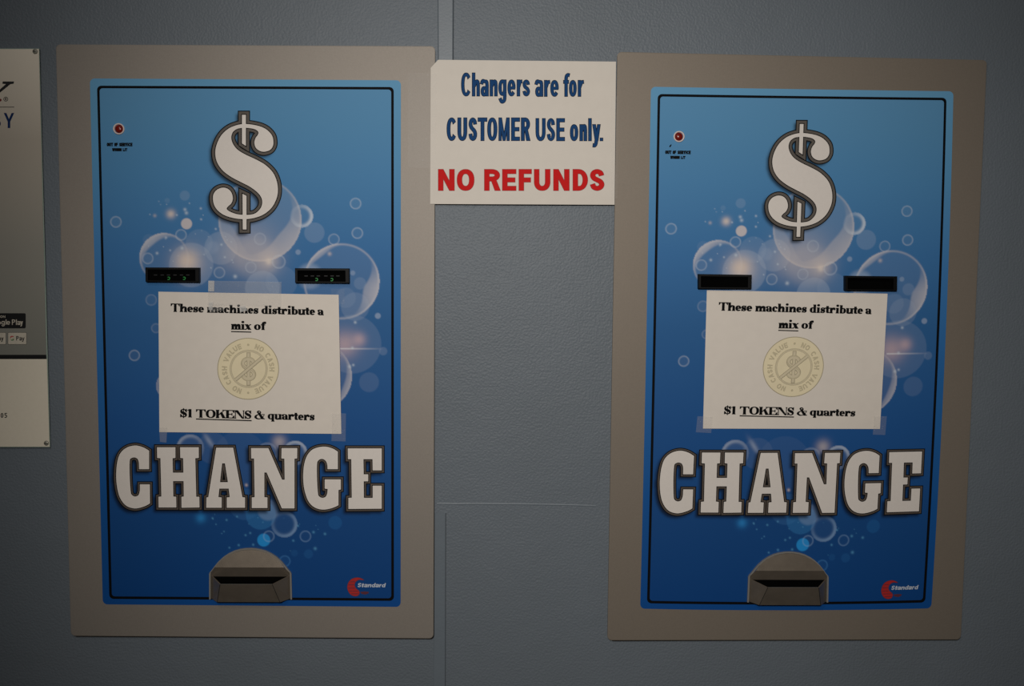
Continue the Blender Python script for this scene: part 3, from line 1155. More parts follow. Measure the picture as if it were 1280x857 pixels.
def annulus(mb, c, r0, r1, h0, h1, m, seg=28):
    """a raised ring with a rounded top"""
    prof = [(r1, 0.0), (r1, h0), ((r1 * .75 + r0 * .25), h1), ((r1 * .35 + r0 * .65), h1), (r0, h0), (r0, 0.0)]
    V, F = [], []
    for k in range(seg):
        t = 2 * PI * k / seg
        for r, h in prof:
            V.append((c[0] + r * math.cos(t), c[1] - h, c[2] + r * math.sin(t)))
    n = len(prof)
    for k in range(seg):
        for j in range(n - 1):
            a, b = k * n + j, ((k + 1) % seg) * n + j
            F.append((a, b, b + 1, a + 1))
    mb.add(V, F, m)


# ---- coin cup, measured on the left machine and squared up about its own centre line
CK, CX0, CY0 = 9.525, 255, 675


def cpt(x, y, h):
    return np.array(U(CX0 + x / CK, CY0 + y / CK, h))


CUP_C = cpt(561, 700, H_ART)
RIMO = [(68, 695), (68, 392), (76, 372), (100, 345), (135, 298), (180, 243), (240, 188), (300, 148), (365, 117), (430, 98), (495, 88), (561, 85)]
RIMO_L = []
for x, y in RIMO:
    q = cpt(x, y, H_ART) - CUP_C
    RIMO_L.append((q[0], q[2]))
RIMO_L = RIMO_L + [(-x, z) for x, z in RIMO_L[-2::-1]]


def cup_sym(xl, xr, y, h):
    a, b = cpt(xl, y, h) - CUP_C, cpt(xr, y, h) - CUP_C
    return abs(b[0] - a[0]) / 2, a[2]


def build_cup(side, parent):
    if side == 'L':
        C = CUP_C
    else:
        C = np.array(U(925 + 561 / CK, 680 + 688 / CK, H_ART))

    def W3(x, z, h):
        return (C[0] + x, -h, C[2] + z)
    T = 0.0024
    rim = MB()
    outer = RIMO_L
    n = len(outer)
    inner = []
    cx, cz = 0.0, 0.018
    for i, (x, z) in enumerate(outer):
        a = np.array(outer[max(i - 1, 0)])
        b = np.array(outer[min(i + 1, n - 1)])
        d = (b - a) / np.linalg.norm(b - a)
        nn = np.array([d[1], -d[0]])
        inner.append((x + nn[0] * T, z + nn[1] * T))
    h0, h1 = H_ART - .0006, H_ART + .0032
    V = []
    for (x, z), (xi, zi) in zip(outer, inner):
        V += [W3(x, z, h0), W3(x, z, h1), W3(xi, zi, h1), W3(xi, zi, h0)]
    F = []
    for i in range(n - 1):
        for j in range(4):
            F.append((i * 4 + j, i * 4 + (j + 1) % 4, (i + 1) * 4 + (j + 1) % 4, (i + 1) * 4 + j))
    F += [(0, 1, 2, 3), tuple((n - 1) * 4 + j for j in (3, 2, 1, 0))]
    rim.add(V, F, M_STEELRIM)
    cup = rim.build('coin_cup', parent)
    # hood: flat upper plate, folded back below
    hd = MB()
    arc = [(x, z) for x, z in inner if z > RIMO_L[1][1] * .98]
    _, zb = cup_sym(120, 1000, 318, H_ART + .006)
    _, zl = cup_sym(120, 1000, 428, H_ART)
    bw = max(x for x, z in arc)
    up = [(x, z) for x, z in arc if z > zb]
    ztop = max(z for x, z in arc)
    # upper plate leans out slightly towards the fold
    pts = sorted([(z, abs(x)) for x, z in inner if x <= 0])
    zs_, xs_ = [a for a, _ in pts], [b for _, b in pts]
    rows = []
    lev = list(np.linspace(ztop, zb, 12)) + list(np.linspace(zb, zl, 7))
    for k, z in enumerate(lev):
        hw = float(np.interp(z, zs_, xs_)) + .0014 if k else .0012
        if k < 12:
            h = H_ART + .0012 + .0062 * (ztop - z) / (ztop - zb)
        else:
            h = H_ART + .0074 - .0066 * (zb - z) / (zb - zl)
        rows.append([W3(hw * u, z, h) for u in np.linspace(-1, 1, 17)])
    for blk in (rows[:12], rows[12:]):
        V = [p for r in blk for p in r]
        hd.add(V, [(a * 17 + b, a * 17 + b + 1, (a + 1) * 17 + b + 1, (a + 1) * 17 + b) for a in range(len(blk) - 1) for b in range(16)], M_STEEL)
    hd.build('hood', cup)
    # black plate painting the shade in the opening behind the tray
    op = MB()
    zt, zbot = zl + .004, RIMO_L[0][1] + .002
    x0 = -RIMO_L[0][0] - T
    op.slab([W3(-x0, zbot, H_ART + .0005), W3(x0, zbot, H_ART + .0005), W3(x0, zt, H_ART + .0005), W3(-x0, zt, H_ART + .0005)],
            [W3(-x0, zbot, H_ART - .0004), W3(x0, zbot, H_ART - .0004), W3(x0, zt, H_ART - .0004), W3(-x0, zt, H_ART - .0004)], M_BLACKER)
    op.build('chute_opening_shade', cup)
    # tray: front lip, cheeks, floor
    tr = MB()
    lw, lz = cup_sym(185, 815, 524, H_ART + .026)
    fw, fz = cup_sym(150, 905, 735, H_ART + .014)
    sx, sz = -RIMO_L[1][0] - T, RIMO_L[1][1] - .003
    gx, gz = -RIMO_L[0][0] - T, RIMO_L[0][1] + .001
    hl, hf, hb = H_ART + .026, H_ART + .014, H_ART + .0006
    t = .0014

    def shell(inset, dz):
        return [W3(-lw + inset, lz + dz, hl - inset), W3(lw - inset, lz + dz, hl - inset), W3(fw - inset, fz + inset, hf - inset), W3(-fw + inset, fz + inset, hf - inset),
                W3(-sx + inset, sz + dz, hb), W3(sx - inset, sz + dz, hb), W3(gx - inset, gz + inset, hb), W3(-gx + inset, gz + inset, hb)]
    o_, i_ = shell(0, 0), shell(t, 0)
    V = o_ + i_
    F = [(0, 1, 2, 3), (0, 3, 7, 4), (1, 5, 6, 2), (3, 2, 6, 7),
         (8, 11, 10, 9), (8, 12, 15, 11), (9, 10, 14, 13), (11, 15, 14, 10),
         (0, 8, 9, 1), (0, 4, 12, 8), (1, 9, 13, 5), (4, 7, 15, 12), (5, 13, 14, 6), (7, 6, 14, 15)]
    tr.add(V, F[:6] + F[6:], M_STEEL)
    lip = [W3(-lw, lz, hl), W3(lw, lz, hl), W3(lw - t, lz, hl - t), W3(-lw + t, lz, hl - t)]  # lighter strip paints the highlight along the lip
    tr.add([(a, b - .0003, c + .0003) for a, b, c in lip] + lip, [(0, 1, 2, 3), (0, 1, 5, 4), (1, 2, 6, 5), (2, 3, 7, 6), (3, 0, 4, 7)], M_STEELRIM)
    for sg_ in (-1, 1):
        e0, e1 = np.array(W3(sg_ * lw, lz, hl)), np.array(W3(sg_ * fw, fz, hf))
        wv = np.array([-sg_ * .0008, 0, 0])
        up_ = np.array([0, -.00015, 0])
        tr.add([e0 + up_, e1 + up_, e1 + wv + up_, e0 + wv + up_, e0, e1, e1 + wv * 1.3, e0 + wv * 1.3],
               [(0, 1, 2, 3), (4, 7, 6, 5), (0, 4, 5, 1), (1, 5, 6, 2), (2, 6, 7, 3), (3, 7, 4, 0)], M_SHADE_SEAM)
    tr.build('tray', cup)
    return cup


SLOTS = {'L': [((181.6, 334.0), (248.8, 334.3), (248.9, 352.6), (181.9, 352.0)), ((368.7, 335.0), (436.4, 335.3), (436.6, 353.7), (368.9, 353.2))],
         'R': [((873.1, 342.3), (939.8, 343.3), (939.5, 360.8), (873.1, 360.6)), ((1056.6, 344.4), (1121.6, 345.2), (1121.4, 363.4), (1056.6, 362.9))]}
LIT = {'L': [[(575, 362), (885, 362)], [(541, 385), (846, 388)]]}


def build_slot(side, i, parent):
    q = SLOTS[side][i]
    H1 = H_ART + .0075
    Q = np.array(q)

    def ins(l, r, t, b, h):
        (a, b_, c, d) = Q
        return [U(a[0] + l, a[1] + t, h), U(b_[0] - r, b_[1] + t, h), U(c[0] - r, c[1] - b, h), U(d[0] + l, d[1] - b, h)]
    mb = MB()
    out_f = ins(0, 0, 0, 0, H1)
    # same outline straight back to the decal
    back = [(p[0], -(H_ART - .0006), p[2]) for p in out_f]
    e = .5
    out_b = ins(e, e, e, e, H1 + .0006)
    in_f = ins(3.0, 4.6, 2.6, 1.6, H1 + .0006)
    in_m = ins(4.6, 7.0, 6.6, 2.0, H1 - .0045)
    in_b = ins(4.6, 7.0, 6.6, 2.0, H1 - .0060)
    V = back + out_f + out_b + in_f + in_m
    F = []
    for a, b in ((0, 4), (4, 8), (8, 12), (12, 16)):
        for k in range(4):
            F.append((a + k, a + (k + 1) % 4, b + (k + 1) % 4, b + k))
    mb.add(V, F, M_BLACK)
    mb.add(in_m, [(0, 1, 2, 3)], M_BLACKER)
    s = mb.build('bill_slot', parent)
    if side == 'L':
        ox = (175, 362)[i]
        tk = MB()
        ys = (297, 316)[i]
        for xz in ((310, 445, 570, 700, 830, 955) if i == 0 else (330, 455, 575, 725, 850, 965)):
            cx, cy = ox + xz / 16, 325 + ys / 16
            f = [U(cx + a, cy + b, H1 - .0038) for a, b in ((-2.1, -.5), (2.1, -.5), (2.1, .5), (-2.1, .5))]
            bk = [U(cx + a, cy + b, H1 - .0044) for a, b in ((-2.1, -.5), (2.1, -.5), (2.1, .5), (-2.1, .5))]
            tk.slab(f, bk, M_GREYTICK)
        tk.build('tick_marks', s)
        for xz, yz in LIT['L'][i]:
            cx, cy = ox + xz / 16, 325 + yz / 16
            g = Print()
            L = [(nib([(cx - 1.4, cy - 1.3), (cx + .6, cy - 1.4), (cx + 1.3, cy), (cx + .4, cy + 1.5), (cx - 1.5, cy + 1.4)], .85, .85), 1)]
            g.fill(L, lambda x, y: Uarr(x, y, H1 - .0039), M_GREEN)
            lo = g.build('slot_light', s)
            lo['label'] = 'small green lit arrow'
    return s


def build_machine(side, label):
    F = FRAME[side]
    base = U((F[2][0] + F[3][0]) / 2, (F[2][1] + F[3][1]) / 2, 0)
    root = thing('change_machine', label, 'change machine', base, 'change machines in the wall')
    # steel plate with softened edges
    r5 = rquad(F, 5.5, 7)
    cen = np.mean(np.array(F), 0)
    mb = MB()
    f0 = [U(x, y, H_PLATE) for x, y in r5]
    shr = [np.array(p) + (cen - np.array(p)) / np.linalg.norm(cen - np.array(p)) * .9 for p in r5]
    f1 = [U(x, y, H_PLATE + .0002) for x, y in shr]
    b = [(p[0], -0.0012, p[2]) for p in f0]
    mp = M_PLATE if side == 'L' else M_PLATE_B
    mb.slab(f0, b, mp)
    mb.slab(f1, f0, mp)
    mb.build('face_plate', root)
    # dark strip painting the shadow line along the plate's edges
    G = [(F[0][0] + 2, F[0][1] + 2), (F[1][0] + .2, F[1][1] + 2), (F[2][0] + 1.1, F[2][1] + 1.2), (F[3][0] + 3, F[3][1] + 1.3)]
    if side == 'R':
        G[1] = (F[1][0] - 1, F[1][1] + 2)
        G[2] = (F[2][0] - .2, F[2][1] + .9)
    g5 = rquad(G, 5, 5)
    box_between([U(x, y, .0012) for x, y in g5], [U(x, y, -.0008) for x, y in g5], M_SHADE_SEAM, 'edge_shade', root)
    art = build_art(side, root)
    # black rule round the artwork
    p = Print()
    bo = rquad([(121.2, 107.0), (492.2, 108.7), (492.4, 750.7), (136.6, 748.2)], 5.5)
    bi = rquad([(124.4, 110.2), (489.0, 111.9), (489.1, 747.4), (139.8, 745.0)], 3.8)
    dense = []
    for lp in (bo, bi):
        q = []
        for k in range(len(lp)):
            a, b2 = np.array(lp[k]), np.array(lp[(k + 1) % len(lp)])
            nseg = max(1, int(np.linalg.norm(b2 - a) / 20))
            q += [tuple(a + (b2 - a) * j / nseg) for j in range(nseg)]
        dense.append(q)
    p.fill([(dense[0], 1), (dense[1], -1)], art_place(side, H_ART + .00012), M_INK)
    p.build('border_line', art)
    layered(DOLLAR, side, [(5.3, M_INK), (4.1, M_BAND), (1.1, M_INK), (0.05, M_WHITE)], H_ART, 'dollar_sign', art)
    for ch in 'CHANGE':
        layered(LETTERS[ch], side, [(3.8, M_INK), (2.7, M_BANDB), (1.05, M_INK), (0.05, M_WHITE)], H_ART, 'letter', art)
    # caption under the lamp
    cap = []
    for txt, x0, x1, y0, y1 in (('OUT', 148, 278, 575, 645), ('OF', 308, 378, 575, 645), ('SERVICE', 413, 692, 575, 645), ('WHEN', 262, 460, 690, 750), ('LIT', 492, 582, 690, 750)):
        X0, X1 = 125 + x0 / 17.14, 125 + x1 / 17.14
        B, T_ = 145 + y1 / 17.14, 145 + y0 / 17.14
        wd = {c: (.55 if c == 'I' else 1.25 if c == 'W' else 1.0) for c in txt}
        cap += fitted(txt, X0, X1, B, B - T_, (X1 - X0) / len(txt) * .34, .95, .73, 0, 0, .10, 0, wd)
    p = Print()
    p.fill(cap, art_place(side, H_ART + .00012), M_INK, .22)
    p.build('caption', art)
    # maker's mark: striped red crescent and a white slanted name
    p = Print()
    k, ox, oy = 16.0, 425, 710
    cres = catmull(zpt([(470, 232), (400, 196), (320, 190), (230, 220), (170, 290), (150, 380), (170, 460), (220, 525), (290, 552), (350, 545), (385, 505), (375, 450), (320, 405), (290, 340), (310, 270), (380, 225)], ox, oy, k), 4)
    p.fill([(cres, 1)], art_place(side, H_ART + .00012), M_LOGODARK, .5)
    p.fill([(cres, 1)], art_place(side, H_ART + .00022), M_LOGORED)
    for yy in (270, 330, 395, 455, 510):
        a, b2 = {270: (205, 300), 330: (165, 285), 395: (165, 300), 455: (185, 370), 510: (225, 375)}[yy]
        p.fill([(zpt([(a, yy - 6), (b2, yy - 6), (b2, yy + 5), (a, yy + 5)], ox, oy, k), 1)], art_place(side, H_ART + .00032), M_LOGODARK)
    p.fill([(zpt([(400, 470), (500, 462), (575, 470), (570, 500), (510, 525), (430, 510)], ox, oy, k), 1)], art_place(side, H_ART + .00022), M_LOGODARK)
    wd = {'S': .85, 't': .5, 'a': .78, 'n': .78, 'd': .8, 'r': .5}
    wl = fitted('Standard', ox + 345 / k, ox + 900 / k, oy + 375 / k, 5.2, 1.35, 1.0, .72, .004, 0, .10, ox, wd, .22)
    p.fill(wl, art_place(side, H_ART + .00036), M_LOGOWHITE)
    p.build('maker_logo', art)
    # warning lamp
    m = amap(side)
    lx, ly = (148.9, 161.2) if side == 'L' else (848.6, 170.8)
    c = np.array(U(lx, ly, H_ART - .0003))
    mb = MB()
    annulus(mb, c, .0064, .0084, .0016, .0024, M_CHROME)
    lamp = mb.build('warning_lamp', root, smooth=True)
    mb = MB()
    dome(mb, c, .0062, .0036, M_REDLENS)
    ln = mb.build('lens', lamp, smooth=True)
    ln['label'] = 'red domed lens'
    for i in (0, 1):
        build_slot(side, i, root)
    build_cup(side, root)
    if side == 'R':
        # a nick in the print below the lamp
        p = Print()
        p.fill([([(838.8, 180.2), (839.6, 180.6), (838.3, 183.6), (836.8, 184.0), (836.6, 182.4)], 1)], lambda x, y: Uarr(x, y, H_ART + .00012), M_INK)
        o = p.build('scratch', art)
    return root


mL = build_machine('L', 'left change machine, with small green lights lit in its bill slots')
mR = build_machine('R', 'right change machine, with unlit black bill slots above its notice')

# ------------------------------------------------------------------ paper notices
NOTE = {'L': [(198.0, 364.4), (423.3, 368.2), (426.6, 542.0), (199.2, 539.8)], 'R': [(883.6, 362.6), (1109.5, 366.9), (1100.0, 535.9), (878.7, 535.4)]}


def homog(a, b):
    A_ = []
    for (x, y), (u, v) in zip(a, b):
        A_ += [[x, y, 1, 0, 0, 0, -u * x, -u * y, -u], [0, 0, 0, x, y, 1, -v * x, -v * y, -v]]
    return np.linalg.svd(np.array(A_))[2][-1].reshape(3, 3)


def hap(Hm, x, y):
    x, y = np.asarray(x, float), np.asarray(y, float)
    w = Hm[2, 0] * x + Hm[2, 1] * y + Hm[2, 2]
    return (Hm[0, 0] * x + Hm[0, 1] * y + Hm[0, 2]) / w, (Hm[1, 0] * x + Hm[1, 1] * y + Hm[1, 2]) / w


HUNIT = {k: homog(q, [(0, 0), (1, 0), (1, 1), (0, 1)]) for k, q in NOTE.items()}
HTO = {'L': np.eye(3), 'R': homog(NOTE['L'], NOTE['R'])}


def note_h(side, x, y):
    """how far the sheet stands off: lifts at the right edge and the middle"""
    s, t = hap(HUNIT[side], x, y)
    s, t = np.clip(s, -.05, 1.05), np.clip(t, -.05, 1.05)
    k = .0035 if side == 'L' else .0045
    return H_ART + .0010 + k * np.clip(s, 0, 1) ** 5 * np.sin(PI * np.clip(t, 0, 1)) + .0012 * np.sin(PI * np.clip(s, 0, 1)) * np.sin(PI * np.clip(t, 0, 1)) \
        + .0012 * np.clip(1 - s, 0, 1) ** 6 * np.sin(PI * np.clip(t, 0, 1))


def note_place(side, dh):
    def f(x, y):
        x, y = hap(HTO[side], x, y)
        return Uarr(x, y, note_h(side, x, y) + dh)
    return f


def direct_place(side, dh):
    return lambda x, y: Uarr(np.asarray(x, float), np.asarray(y, float), note_h(side, x, y) + dh)


def subdivide_loops(loops, step=3.0):
    out = []
    for p, s in loops:
        q = []
        for i in range(len(p)):
            a, b = np.array(p[i]), np.array(p[(i + 1) % len(p)])
            n = max(1, int(np.linalg.norm(b - a) / step))
            q += [tuple(a + (b - a) * j / n) for j in range(n)]
        out.append((q, s))
    return out


def grid_sheet(mb, quad, place, m, nx=28, ny=22):
    s, t = np.meshgrid(np.linspace(0, 1, nx + 1), np.linspace(0, 1, ny + 1))
    P = corner(quad, s, t)
    V = place(P[..., 0].ravel(), P[..., 1].ravel())
    idx = np.arange((nx + 1) * (ny + 1)).reshape(ny + 1, nx + 1)
    F = np.stack([idx[:-1, :-1], idx[1:, :-1], idx[1:, 1:], idx[:-1, 1:]], -1).reshape(-1, 4)
    mb.add(V, F, m)


def tape(quad, place, name, parent, m, label=None):
    p = Print()
    grid_sheet(p, quad, place, m, 10, 8)
    o = p.build(name, parent)
    if label:
        o['label'] = label
    return o


def token_loops():
    cx, cy, Rr = 310.2, 460.7, 38.6
    ringtext = []
    msg = 'NO CASH VALUE'
    wd = {'N': .9, 'O': .95, 'C': .9, 'A': .95, 'S': .85, 'H': .9, 'V': .95, 'L': .75, 'U': .88, 'E': .8, ' ': .65}
    hgt, rb = 6.6, 26.4
    tot = sum(wd[c] for c in msg) + .18 * (len(msg) - 1)
    for half in (0, 1):
        a = 17 + 180 * half
        span = 146.0
        for c in msg:
            wdeg = wd[c] / tot * span
            if c != ' ':
                wpx = math.radians(wdeg) * (rb + hgt / 2)
                for pts, s in glyph(c, wpx, hgt, 1.6, 1.5):
                    q = []
                    for x, y in pts:
                        th = math.radians(a) + x / (rb + hgt / 2)
                        r = rb + y
                        q.append((cx + r * math.sin(th), cy - r * math.cos(th)))
                    ringtext.append((q, s))
            a += wdeg + .18 / tot * span
    for yy in (-1, 1):
        ringtext.append((circ(cx, cy + yy * 30.0, 1.5, n=12), 1))
    return cx, cy, Rr, ringtext


def build_note(side, label):
    q = NOTE[side]
    base = Uarr(np.array([(q[2][0] + q[3][0]) / 2]), np.array([(q[2][1] + q[3][1]) / 2]), np.array([H_ART]))[0]
    root = thing('paper_notice', label, 'notice', tuple(base), 'paper notices taped to the machines')
    p = Print()
    grid_sheet(p, q, direct_place(side, 0), M_PAPER)
    p.build('paper_sheet', root)
    pl = lambda k: note_place(side, .00012 * k)
    # wording in a heavy, high-contrast serif face
    sl = .0232
    T = []
    z1 = lambda v: 205 + v / 11.13
    z2 = lambda v: 310 + v / 11.13
    hh, sw, sh, xh, sf = 10.2, 3.0, .85, .66, .5
    b1 = lambda x: 389.4 + sl * (x - 214)
    for wtx, a, b in (('These', z1(95), z1(555)), ('machines', z1(600), z2(145)), ('distribute', z2(188), z2(932)), ('a', z2(970), z2(1052))):
        T += fitted(wtx, a, b, b1(a), hh, sw, sh, xh, sl, sf, .02, a)
    T1, T = T, []
    for wtx, a, b in (('mix', z1(935), z1(1212)), ('of', z2(85), z2(248))):
        T += fitted(wtx, a, b, 411.6 + sl * .6 * (a - 289), hh, sw, sh, xh, sl * .6, sf, .02, a)
    T.append(([(289, 413.7), (313.9, 414.4), (313.9, 415.4), (289, 414.7)], 1))
    T2, T = T, []
    y1 = lambda v: 215 + v / 13.47
    y2 = lambda v: 305 + v / 13.47
    sl2 = .0245
    b3 = lambda x: 521.1 + sl2 * (x - 226)
    for wtx, a, b in (('$1', y1(135), y1(340)), ('TOKENS', y1(405), y2(125)), ('&', y2(180), y2(345)), ('quarters', y2(400), y2(1188))):
        T += fitted(wtx, a, b, b3(a), 10.2, 3.3 if wtx in ('TOKENS', '$1') else 2.9, .85, xh, sl2, sf, .02, a)
    T.append(([(245.2, 522.9), (314.4, 525.0), (314.4, 526.1), (245.2, 524.0)], 1))
    for TT in (T1, T2, T):
        p = Print()
        p.fill(subdivide_loops(TT), pl(1), M_INK, .17)
        p.build('text_line', root)
    # picture of the token
    cx, cy, Rr, ringtext = token_loops()
    p = Print()
    p.fill([(circ(cx, cy, Rr, n=72), 1)], pl(1), M_TOKEDGE, mesh=5.0)
    p.fill([(circ(cx, cy, Rr - 1.0, n=72), 1)], pl(2), M_TOKEN, mesh=5.0)
    p.fill([(circ(cx + .6, cy, 23.6, n=60), 1)], pl(3), M_TOKSHADE, mesh=5.0)
    p.fill([(circ(cx + .6, cy, 23.8, n=60), 1), (circ(cx + .6, cy, 22.9, n=60), -1)], pl(4), M_TOKLINE, mesh=5.0)
    p.fill([(circ(cx + .6, cy, 21.6, n=60), 1)], pl(4), M_TOKEN, mesh=5.0)
    p.fill([(circ(cx + .6, cy, 21.9, n=60), 1), (circ(cx + .6, cy, 21.1, n=60), -1)], pl(5), M_TOKLINE, mesh=5.0)
    p.fill(subdivide_loops(ringtext, 2), pl(5), M_TOKLINE, mesh=5.0)
    # dollar sign on the token: fat outlined S with a bar
    S = glyph('S', 20, 30, 4.6, 4.6)
    S = place_loops(S, cx - 9.6, cy + 15.2)
    bar = [([(cx - 1.6, cy - 20), (cx + 2.6, cy - 20), (cx + 2.6, cy + 20.6), (cx - 1.6, cy + 20.6)], 1)]
    p.fill(S + bar, pl(6), M_TOKEDGE, .4, mesh=5.0)
    p.fill(S + bar, pl(7), M_TOKSHADE, -.5, mesh=5.0)
    S2 = place_loops(glyph('S', 20, 30, 1.2, 1.2), cx - 9.6, cy + 15.2)
    p.fill(S2, pl(8), M_TOKLINE, mesh=5.0)
    # slash
    dx, dy = math.cos(math.radians(-40)), math.sin(math.radians(-40))
    nx_, ny_ = -dy, dx

    def slash(w, L):
        return [([(cx + .6 + dx * L + nx_ * w, cy + dy * L + ny_ * w), (cx + .6 - dx * L + nx_ * w, cy - dy * L + ny_ * w), (cx + .6 - dx * L - nx_ * w, cy - dy * L - ny_ * w), (cx + .6 + dx * L - nx_ * w, cy + dy * L - ny_ * w)], 1)]
    p.fill(slash(2.2, 21.5), pl(9), M_TOKEDGE, mesh=5.0)
    p.fill(slash(1.4, 21.5), pl(10), M_TOKSHADE, mesh=5.0)
    p.build('token_picture', root)
    # clear tape
    dp = lambda k: direct_place(side, .00012 * k)
    if side == 'L':
        tape([(260.5, 350.6), (351.8, 352.2), (351.4, 383.2), (259.8, 381.2)], dp(13), 'tape_strip', root, M_TAPE, 'wide clear strip across the top')
        tape([(260.5, 350.6), (268.0, 350.8), (267.6, 364.0), (260.2, 363.8)], dp(14), 'tape_strip', root, M_GLARE, 'painted glare on the end of the clear strip')
        tape([(261, 377), (266.5, 377.5), (265.5, 387.5), (260.5, 387)], dp(15), 'tape_strip', root, M_GLARE, 'small painted glare patch')
        tape([(299, 382.5), (307, 382), (309, 388), (300, 390)], dp(15), 'tape_strip', root, M_GLARE, 'small painted glare patch')
        tape([(259, 379), (281, 379.4), (280, 388), (262, 390)], dp(14), 'tape_strip', root, M_TAPE2)
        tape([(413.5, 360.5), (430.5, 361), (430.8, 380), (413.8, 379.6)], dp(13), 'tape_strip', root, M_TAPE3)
        tape([(199, 534), (209, 534), (208, 553), (200, 552)], dp(13), 'tape_strip', root, M_TAPE)
        tape([(415, 516), (432.5, 516.6), (432, 551.5), (414.4, 551)], dp(13), 'tape_strip', root, M_TAPE2)
    else:
        tape([(871.5, 519), (882, 519), (890.5, 536), (888, 541), (869.8, 540.3)], dp(13), 'tape_strip', root, M_TAPE2) if False else None
        tape([(871.8, 520), (890.8, 520.5), (889.0, 541), (869.8, 540)], dp(13), 'tape_strip', root, M_TAPE2)
        tape([(1092.5, 520), (1108.5, 520), (1106.5, 543.4), (1091, 543)], dp(13), 'tape_strip', root, M_TAPE2)
    return root


nL = build_note('L', 'paper notice with wide clear tape across its top edge, on the left machine')
nR = build_note('R', 'paper notice reaching up to two unlit bill slots, on the right machine')

# ------------------------------------------------------------------ sign between the machines
SQ = [(538.4, 74.6), (770.0, 77.0), (768.2, 255.8), (537.8, 254.8)]
HSU = homog(SQ, [(0, 0), (1, 0), (1, 1), (0, 1)])


def sign_h(x, y):
    s, t = hap(HSU, x, y)
    return .0064 + .0012 * np.sin(PI * np.clip(s, 0, 1)) * np.clip(t, 0, 1)


sp = lambda k: (lambda x, y: Uarr(np.asarray(x, float), np.asarray(y, float), sign_h(x, y) + .00012 * k))
base = U(653, 255, .0064)
sg = thing('wall_sign', 'white sign with blue and red lettering between the two machines', 'sign', base)
p = Print()
P_ = []
edge = [(547.6, 74.7), (770.0, 77.0), (768.2, 255.8), (537.8, 254.8), (538.4, 84.8)]
lp = subdivide_loops([(edge, 1)], 10)
# interior points so that the sheet can bow
V, F = tri_fill(lp)
ix, iy = np.meshgrid(np.linspace(545, 764, 20), np.linspace(90, 250, 14))
vs = [Vector(v) for v in lp[0][0]]
nb = len(vs)
vs += [Vector((float(a), float(b))) for a, b in zip(ix.ravel(), iy.ravel())]
v2, _, f2, *_ = delaunay_2d_cdt(vs, [(i, (i + 1) % nb) for i in range(nb)], [], 1, 1e-5)
xs, ys = np.array([a.x for a in v2]), np.array([a.y for a in v2])
Pf = sp(0)(xs, ys)
F2 = np.array([t for t in f2])
nrm = np.cross(Pf[F2[0][1]] - Pf[F2[0][0]], Pf[F2[0][2]] - Pf[F2[0][0]])
if nrm[1] > 0:
    F2 = F2[:, ::-1]
p.add(Pf, F2, M_SIGN)
p.build('sign_sheet', sg)
za = lambda v: 545 + v / 8.57
zb_ = lambda v: 650 + v / 8.57
zy = lambda v: 85 + v / 8.57
BLA = word('Changers', [(za(a), za(b)) for a, b in ((272, 370), (388, 467), (482, 562), (578, 657), (671, 752), (769, 849), (868, 922), (929, 1006))], zy(300), zy(300) - zy(52), 3.5, 4.0, .70) + \
    word('arefor', [(zb_(a), zb_(b)) for a, b in ((166, 246), (261, 320), (328, 412), (466, 530), (528, 604), (622, 682))], zy(304), zy(304) - zy(57), 3.5, 4.0, .70)
BLB = word('CUSTOMER', [(za(a), za(b)) for a, b in ((117, 215), (233, 331), (350, 440), (450, 546), (552, 654), (673, 786), (808, 896), (913, 1008))], zy(777), zy(777) - zy(533), 4.0, 4.5, .72) + \
    word('USEonly.', [(zb_(a), zb_(b)) for a, b in ((170, 271), (289, 375), (392, 478), (538, 621), (640, 716), (733, 766), (777, 861), (858, 888))], zy(779), zy(779) - zy(540), 3.7, 4.4, .73)
for BL in (BLA, BLB):
    p = Print()
    p.fill(subdivide_loops(BL, 4), sp(1), M_INK, .45)
    p.fill(subdivide_loops(BL, 4), sp(2), M_BLUEINK, -.15)
    p.build('blue_lettering', sg)
zc = lambda v: 535 + v / 10.67
zd = lambda v: 650 + v / 10.24
RL = word('NOREFUNDS', [(zc(137), zc(352)), (zc(387), zc(616)), (zc(752), zc(966)), (zc(992), zc(1175)), (zc(1212), zd(148)), (zd(182), zd(386)), (zd(429), zd(631)), (zd(677), zd(867)), (zd(893), zd(1084))],
          238.1, 26.6, 6.2, 5.6, .73)
p = Print()
p.fill(subdivide_loops(RL, 4), sp(1), M_REDEDGE, .35)
p.fill(subdivide_loops(RL, 4), sp(2), M_REDINK, -.1)
p.build('red_lettering', sg)
tp = lambda h: (lambda x, y: Uarr(np.asarray(x, float), np.asarray(y, float), h))
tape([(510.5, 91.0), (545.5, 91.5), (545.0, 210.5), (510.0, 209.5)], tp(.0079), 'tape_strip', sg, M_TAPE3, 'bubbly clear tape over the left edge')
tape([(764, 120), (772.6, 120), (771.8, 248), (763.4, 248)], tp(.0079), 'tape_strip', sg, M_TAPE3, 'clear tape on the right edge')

# ------------------------------------------------------------------ poster board at the left
PX0 = -150
base = U(-45, 558.8, 0)
pb = thing('poster_board', 'screwed grey and white information board at the far left edge', 'sign board', base)
HB = .0050


